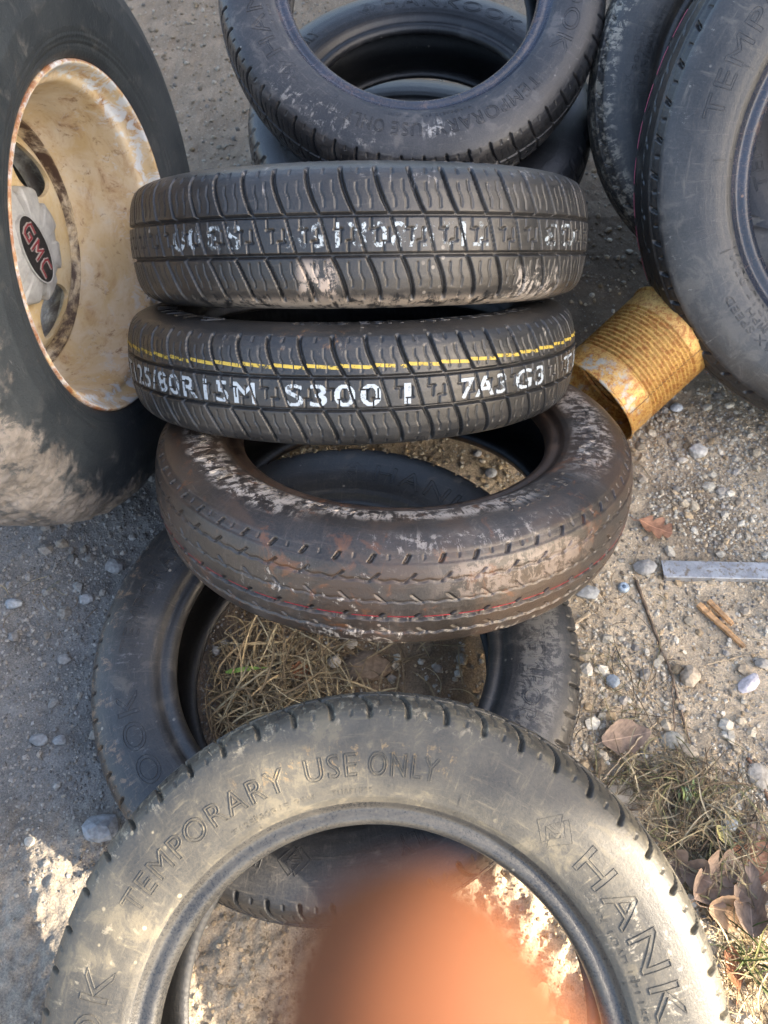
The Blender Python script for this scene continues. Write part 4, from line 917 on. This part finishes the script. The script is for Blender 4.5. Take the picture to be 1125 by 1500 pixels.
stone(330, 944, 7, (.38, .36, .33), 'round pale stone above the upright one inside the flat tyre', 30)
stone(535, 985, 30, (.20, .145, .10), 'brown clod of dried mud in the middle of the flat tyre', 31, 1.3, .4, 0, name='clod')
stone(720, 690, 10, (.40, .41, .42), 'grey white stone seen through the brown tyre', 32)
stone(700, 660, 7, (.36, .37, .38), 'small grey stone above the other one seen through the brown tyre', 33)
stone(878, 690, 0.1 + 7, (.46, .47, .48), 'little white stone beside the curved stalk', 34)
stone(1010, 1340, 9, (.46, .40, .30), 'tan stone in the sun touching the near tyre', 35)

# ---------------------------------------------------------------- unseen container, added to cast shade over the far part
corner = np.array([.40, .075]) + np.array([-KX, -KY]) / math.hypot(KX, KY) * 2.2
cont = empty('shade_container', loc=(corner[0], corner[1], 0)); tag(cont, 'unseen corrugated steel container added off to the right to shade the tyres', 'container')
CM = simple('container_paint', (.30, .33, .30), .55, var=.25, scale=3); L_, W_, H_ = 6.1, 2.44, 2.6
def corr(name, a, b, z0, z1, par):
    a, b = np.array(a, float), np.array(b, float); Lw = np.linalg.norm(b - a); d = (b - a) / Lw; nrm = np.array([d[1], -d[0]]); k_ = int(Lw / .28); pts = []
    for i in range(k_):
        for s_, o in ((0, 0), (.25, 0), (.35, -.036), (.75, -.036), (.85, 0)): pts.append(a + d * (i + s_) * Lw / k_ + nrm * o)
    pts.append(b); P = np.array(pts); n = len(P); V = np.concatenate([np.c_[P, np.full(n, z0)], np.c_[P, np.full(n, z1)], np.c_[P - nrm * .05, np.full(n, z0)], np.c_[P - nrm * .05, np.full(n, z1)]]); i = np.arange(n - 1)
    F = np.concatenate([np.stack([i, i + 1, n + i + 1, n + i], 1), np.stack([2 * n + i, 3 * n + i, 3 * n + i + 1, 2 * n + i + 1], 1)]); return mesh(name, V, F, CM, par, smooth=False)
corr('wall', (.03, L_), (.03, 0.03), .12, H_ - .1, cont); corr('wall', (W_ - .03, .03), (W_ - .03, L_), .12, H_ - .1, cont); corr('wall', (W_, L_ - .03), (0, L_ - .03), .12, H_ - .1, cont)
def bx(name, x0, x1, y0, y1, z0, z1, mat, par):
    V = [(x, y, z) for x in (x0, x1) for y in (y0, y1) for z in (z0, z1)]; F = [(0, 1, 3, 2), (4, 6, 7, 5), (0, 4, 5, 1), (2, 3, 7, 6), (0, 2, 6, 4), (1, 5, 7, 3)]; return mesh(name, V, F, mat, par, smooth=False)
bx('roof', 0.002, W_ - .002, 0.002, L_ - .002, H_ - .03, H_ + .02, CM, cont); bx('floor_frame', .003, W_ - .003, .003, L_ - .003, .02, .118, CM, cont)
for x in (0, W_ - .12):
    for y in (0, L_ - .12): bx('corner_post', x - .004, x + .124, y - .004, y + .124, 0, H_ - .034, CM, cont)
for x0 in (.13, W_ / 2 + .01):
    dr = bx('door', x0, x0 + W_ / 2 - .14, .04, .08, .13, H_ - .12, CM, cont); bx('locking_bar', x0 + .4, x0 + .43, .005, .036, .2, H_ - .2, DARK, dr)

# ---------------------------------------------------------------- the photographer's hand at the lens
def V3(x, y, z):      # the hand is posed with the phone, in the same tilted frame as the lens
    return Vector((x, sp * y + cp * -z, CAMZ + cp * y - sp * -z)) if False else Vector((0, 0, CAMZ)) + Matrix.Rotation(R(90 - PITCH), 3, 'X') @ Vector((x, y, z))
nodes, edges = [], []
def add(p, r, par=None):
    nodes.append((V3(*p), r)); i = len(nodes) - 1
    if par is not None: edges.append((par, i))
    return i
wr = add((.090, -.185, .030), .027); fa = add((.135, -.30, .060), .036, wr)
pm = add((.066, -.135, .012), .028, wr); pk = add((.052, -.110, .000), .022, pm)
tipx = .0022
i1 = add((.028, -.070, -.0170), .0090, pk); i2 = add((.0100, -.042, -.0290), .0082, i1); i3 = add((.0014, -.0225, -.0325), .0076, i2); i4 = add((-.0004, -.0148, -.0325), .0043, i3)
for k_, (bx_, by_, bz_) in enumerate([(.062, -.098, .020), (.074, -.100, .034), (.086, -.108, .046)]):
    b1 = add((bx_, by_, bz_), .0095, pm); b2 = add((bx_ - .014, by_ + .020 - .004 * k_, bz_ + .004), .0088, b1); b3 = add((bx_ - .034, by_ + .014 - .004 * k_, bz_ + .006), .0080, b2); b4 = add((bx_ - .040, by_ - .002 - .003 * k_, bz_ + .005), .0066, b3)
t1_ = add((.040, -.150, .012), .0125, pm); t2_ = add((.018, -.135, .012), .0105, t1_); t3_ = add((.004, -.122, .013), .0085, t2_)
me = bpy.data.meshes.new('person'); me.from_pydata([n_[0][:] for n_ in nodes], edges, []); ob = bpy.data.objects.new('person', me); C.objects.link(ob)
sk = ob.modifiers.new('s', 'SKIN'); ob.data.skin_vertices[0].data[0].use_root = True
for i, n_ in enumerate(nodes): ob.data.skin_vertices[0].data[i].radius = (n_[1], n_[1])
ss = ob.modifiers.new('u', 'SUBSURF'); ss.levels = 3; ss.render_levels = 3
dg = bpy.context.evaluated_depsgraph_get(); nm_ = bpy.data.meshes.new_from_object(ob.evaluated_get(dg)); bpy.data.objects.remove(ob)
nm_.polygons.foreach_set('use_smooth', np.ones(len(nm_.polygons), bool))
m = NT('skin', .5); n1_ = m.noise(m.obj(), 60, 4); m.col(m.mix(m.ramp(n1_, .3, .7), (.135, .050, .022), (.160, .062, .029))); m.b.inputs['Subsurface Weight'].default_value = .12; m.b.inputs['Specular IOR Level'].default_value = .12; m.b.inputs['Roughness'].default_value = .7; m.b.inputs['Subsurface Radius'].default_value = (.010, .004, .002); m.b.inputs['Subsurface Scale'].default_value = .6
m.bump(m.noise(m.obj(), 700, 4), .15, .0004); nm_.materials.clear(); nm_.materials.append(m.m)
hand = bpy.data.objects.new('person', nm_); C.objects.link(hand); tag(hand, 'blurred bare hand of the photographer, one fingertip in front of the lens', 'person')
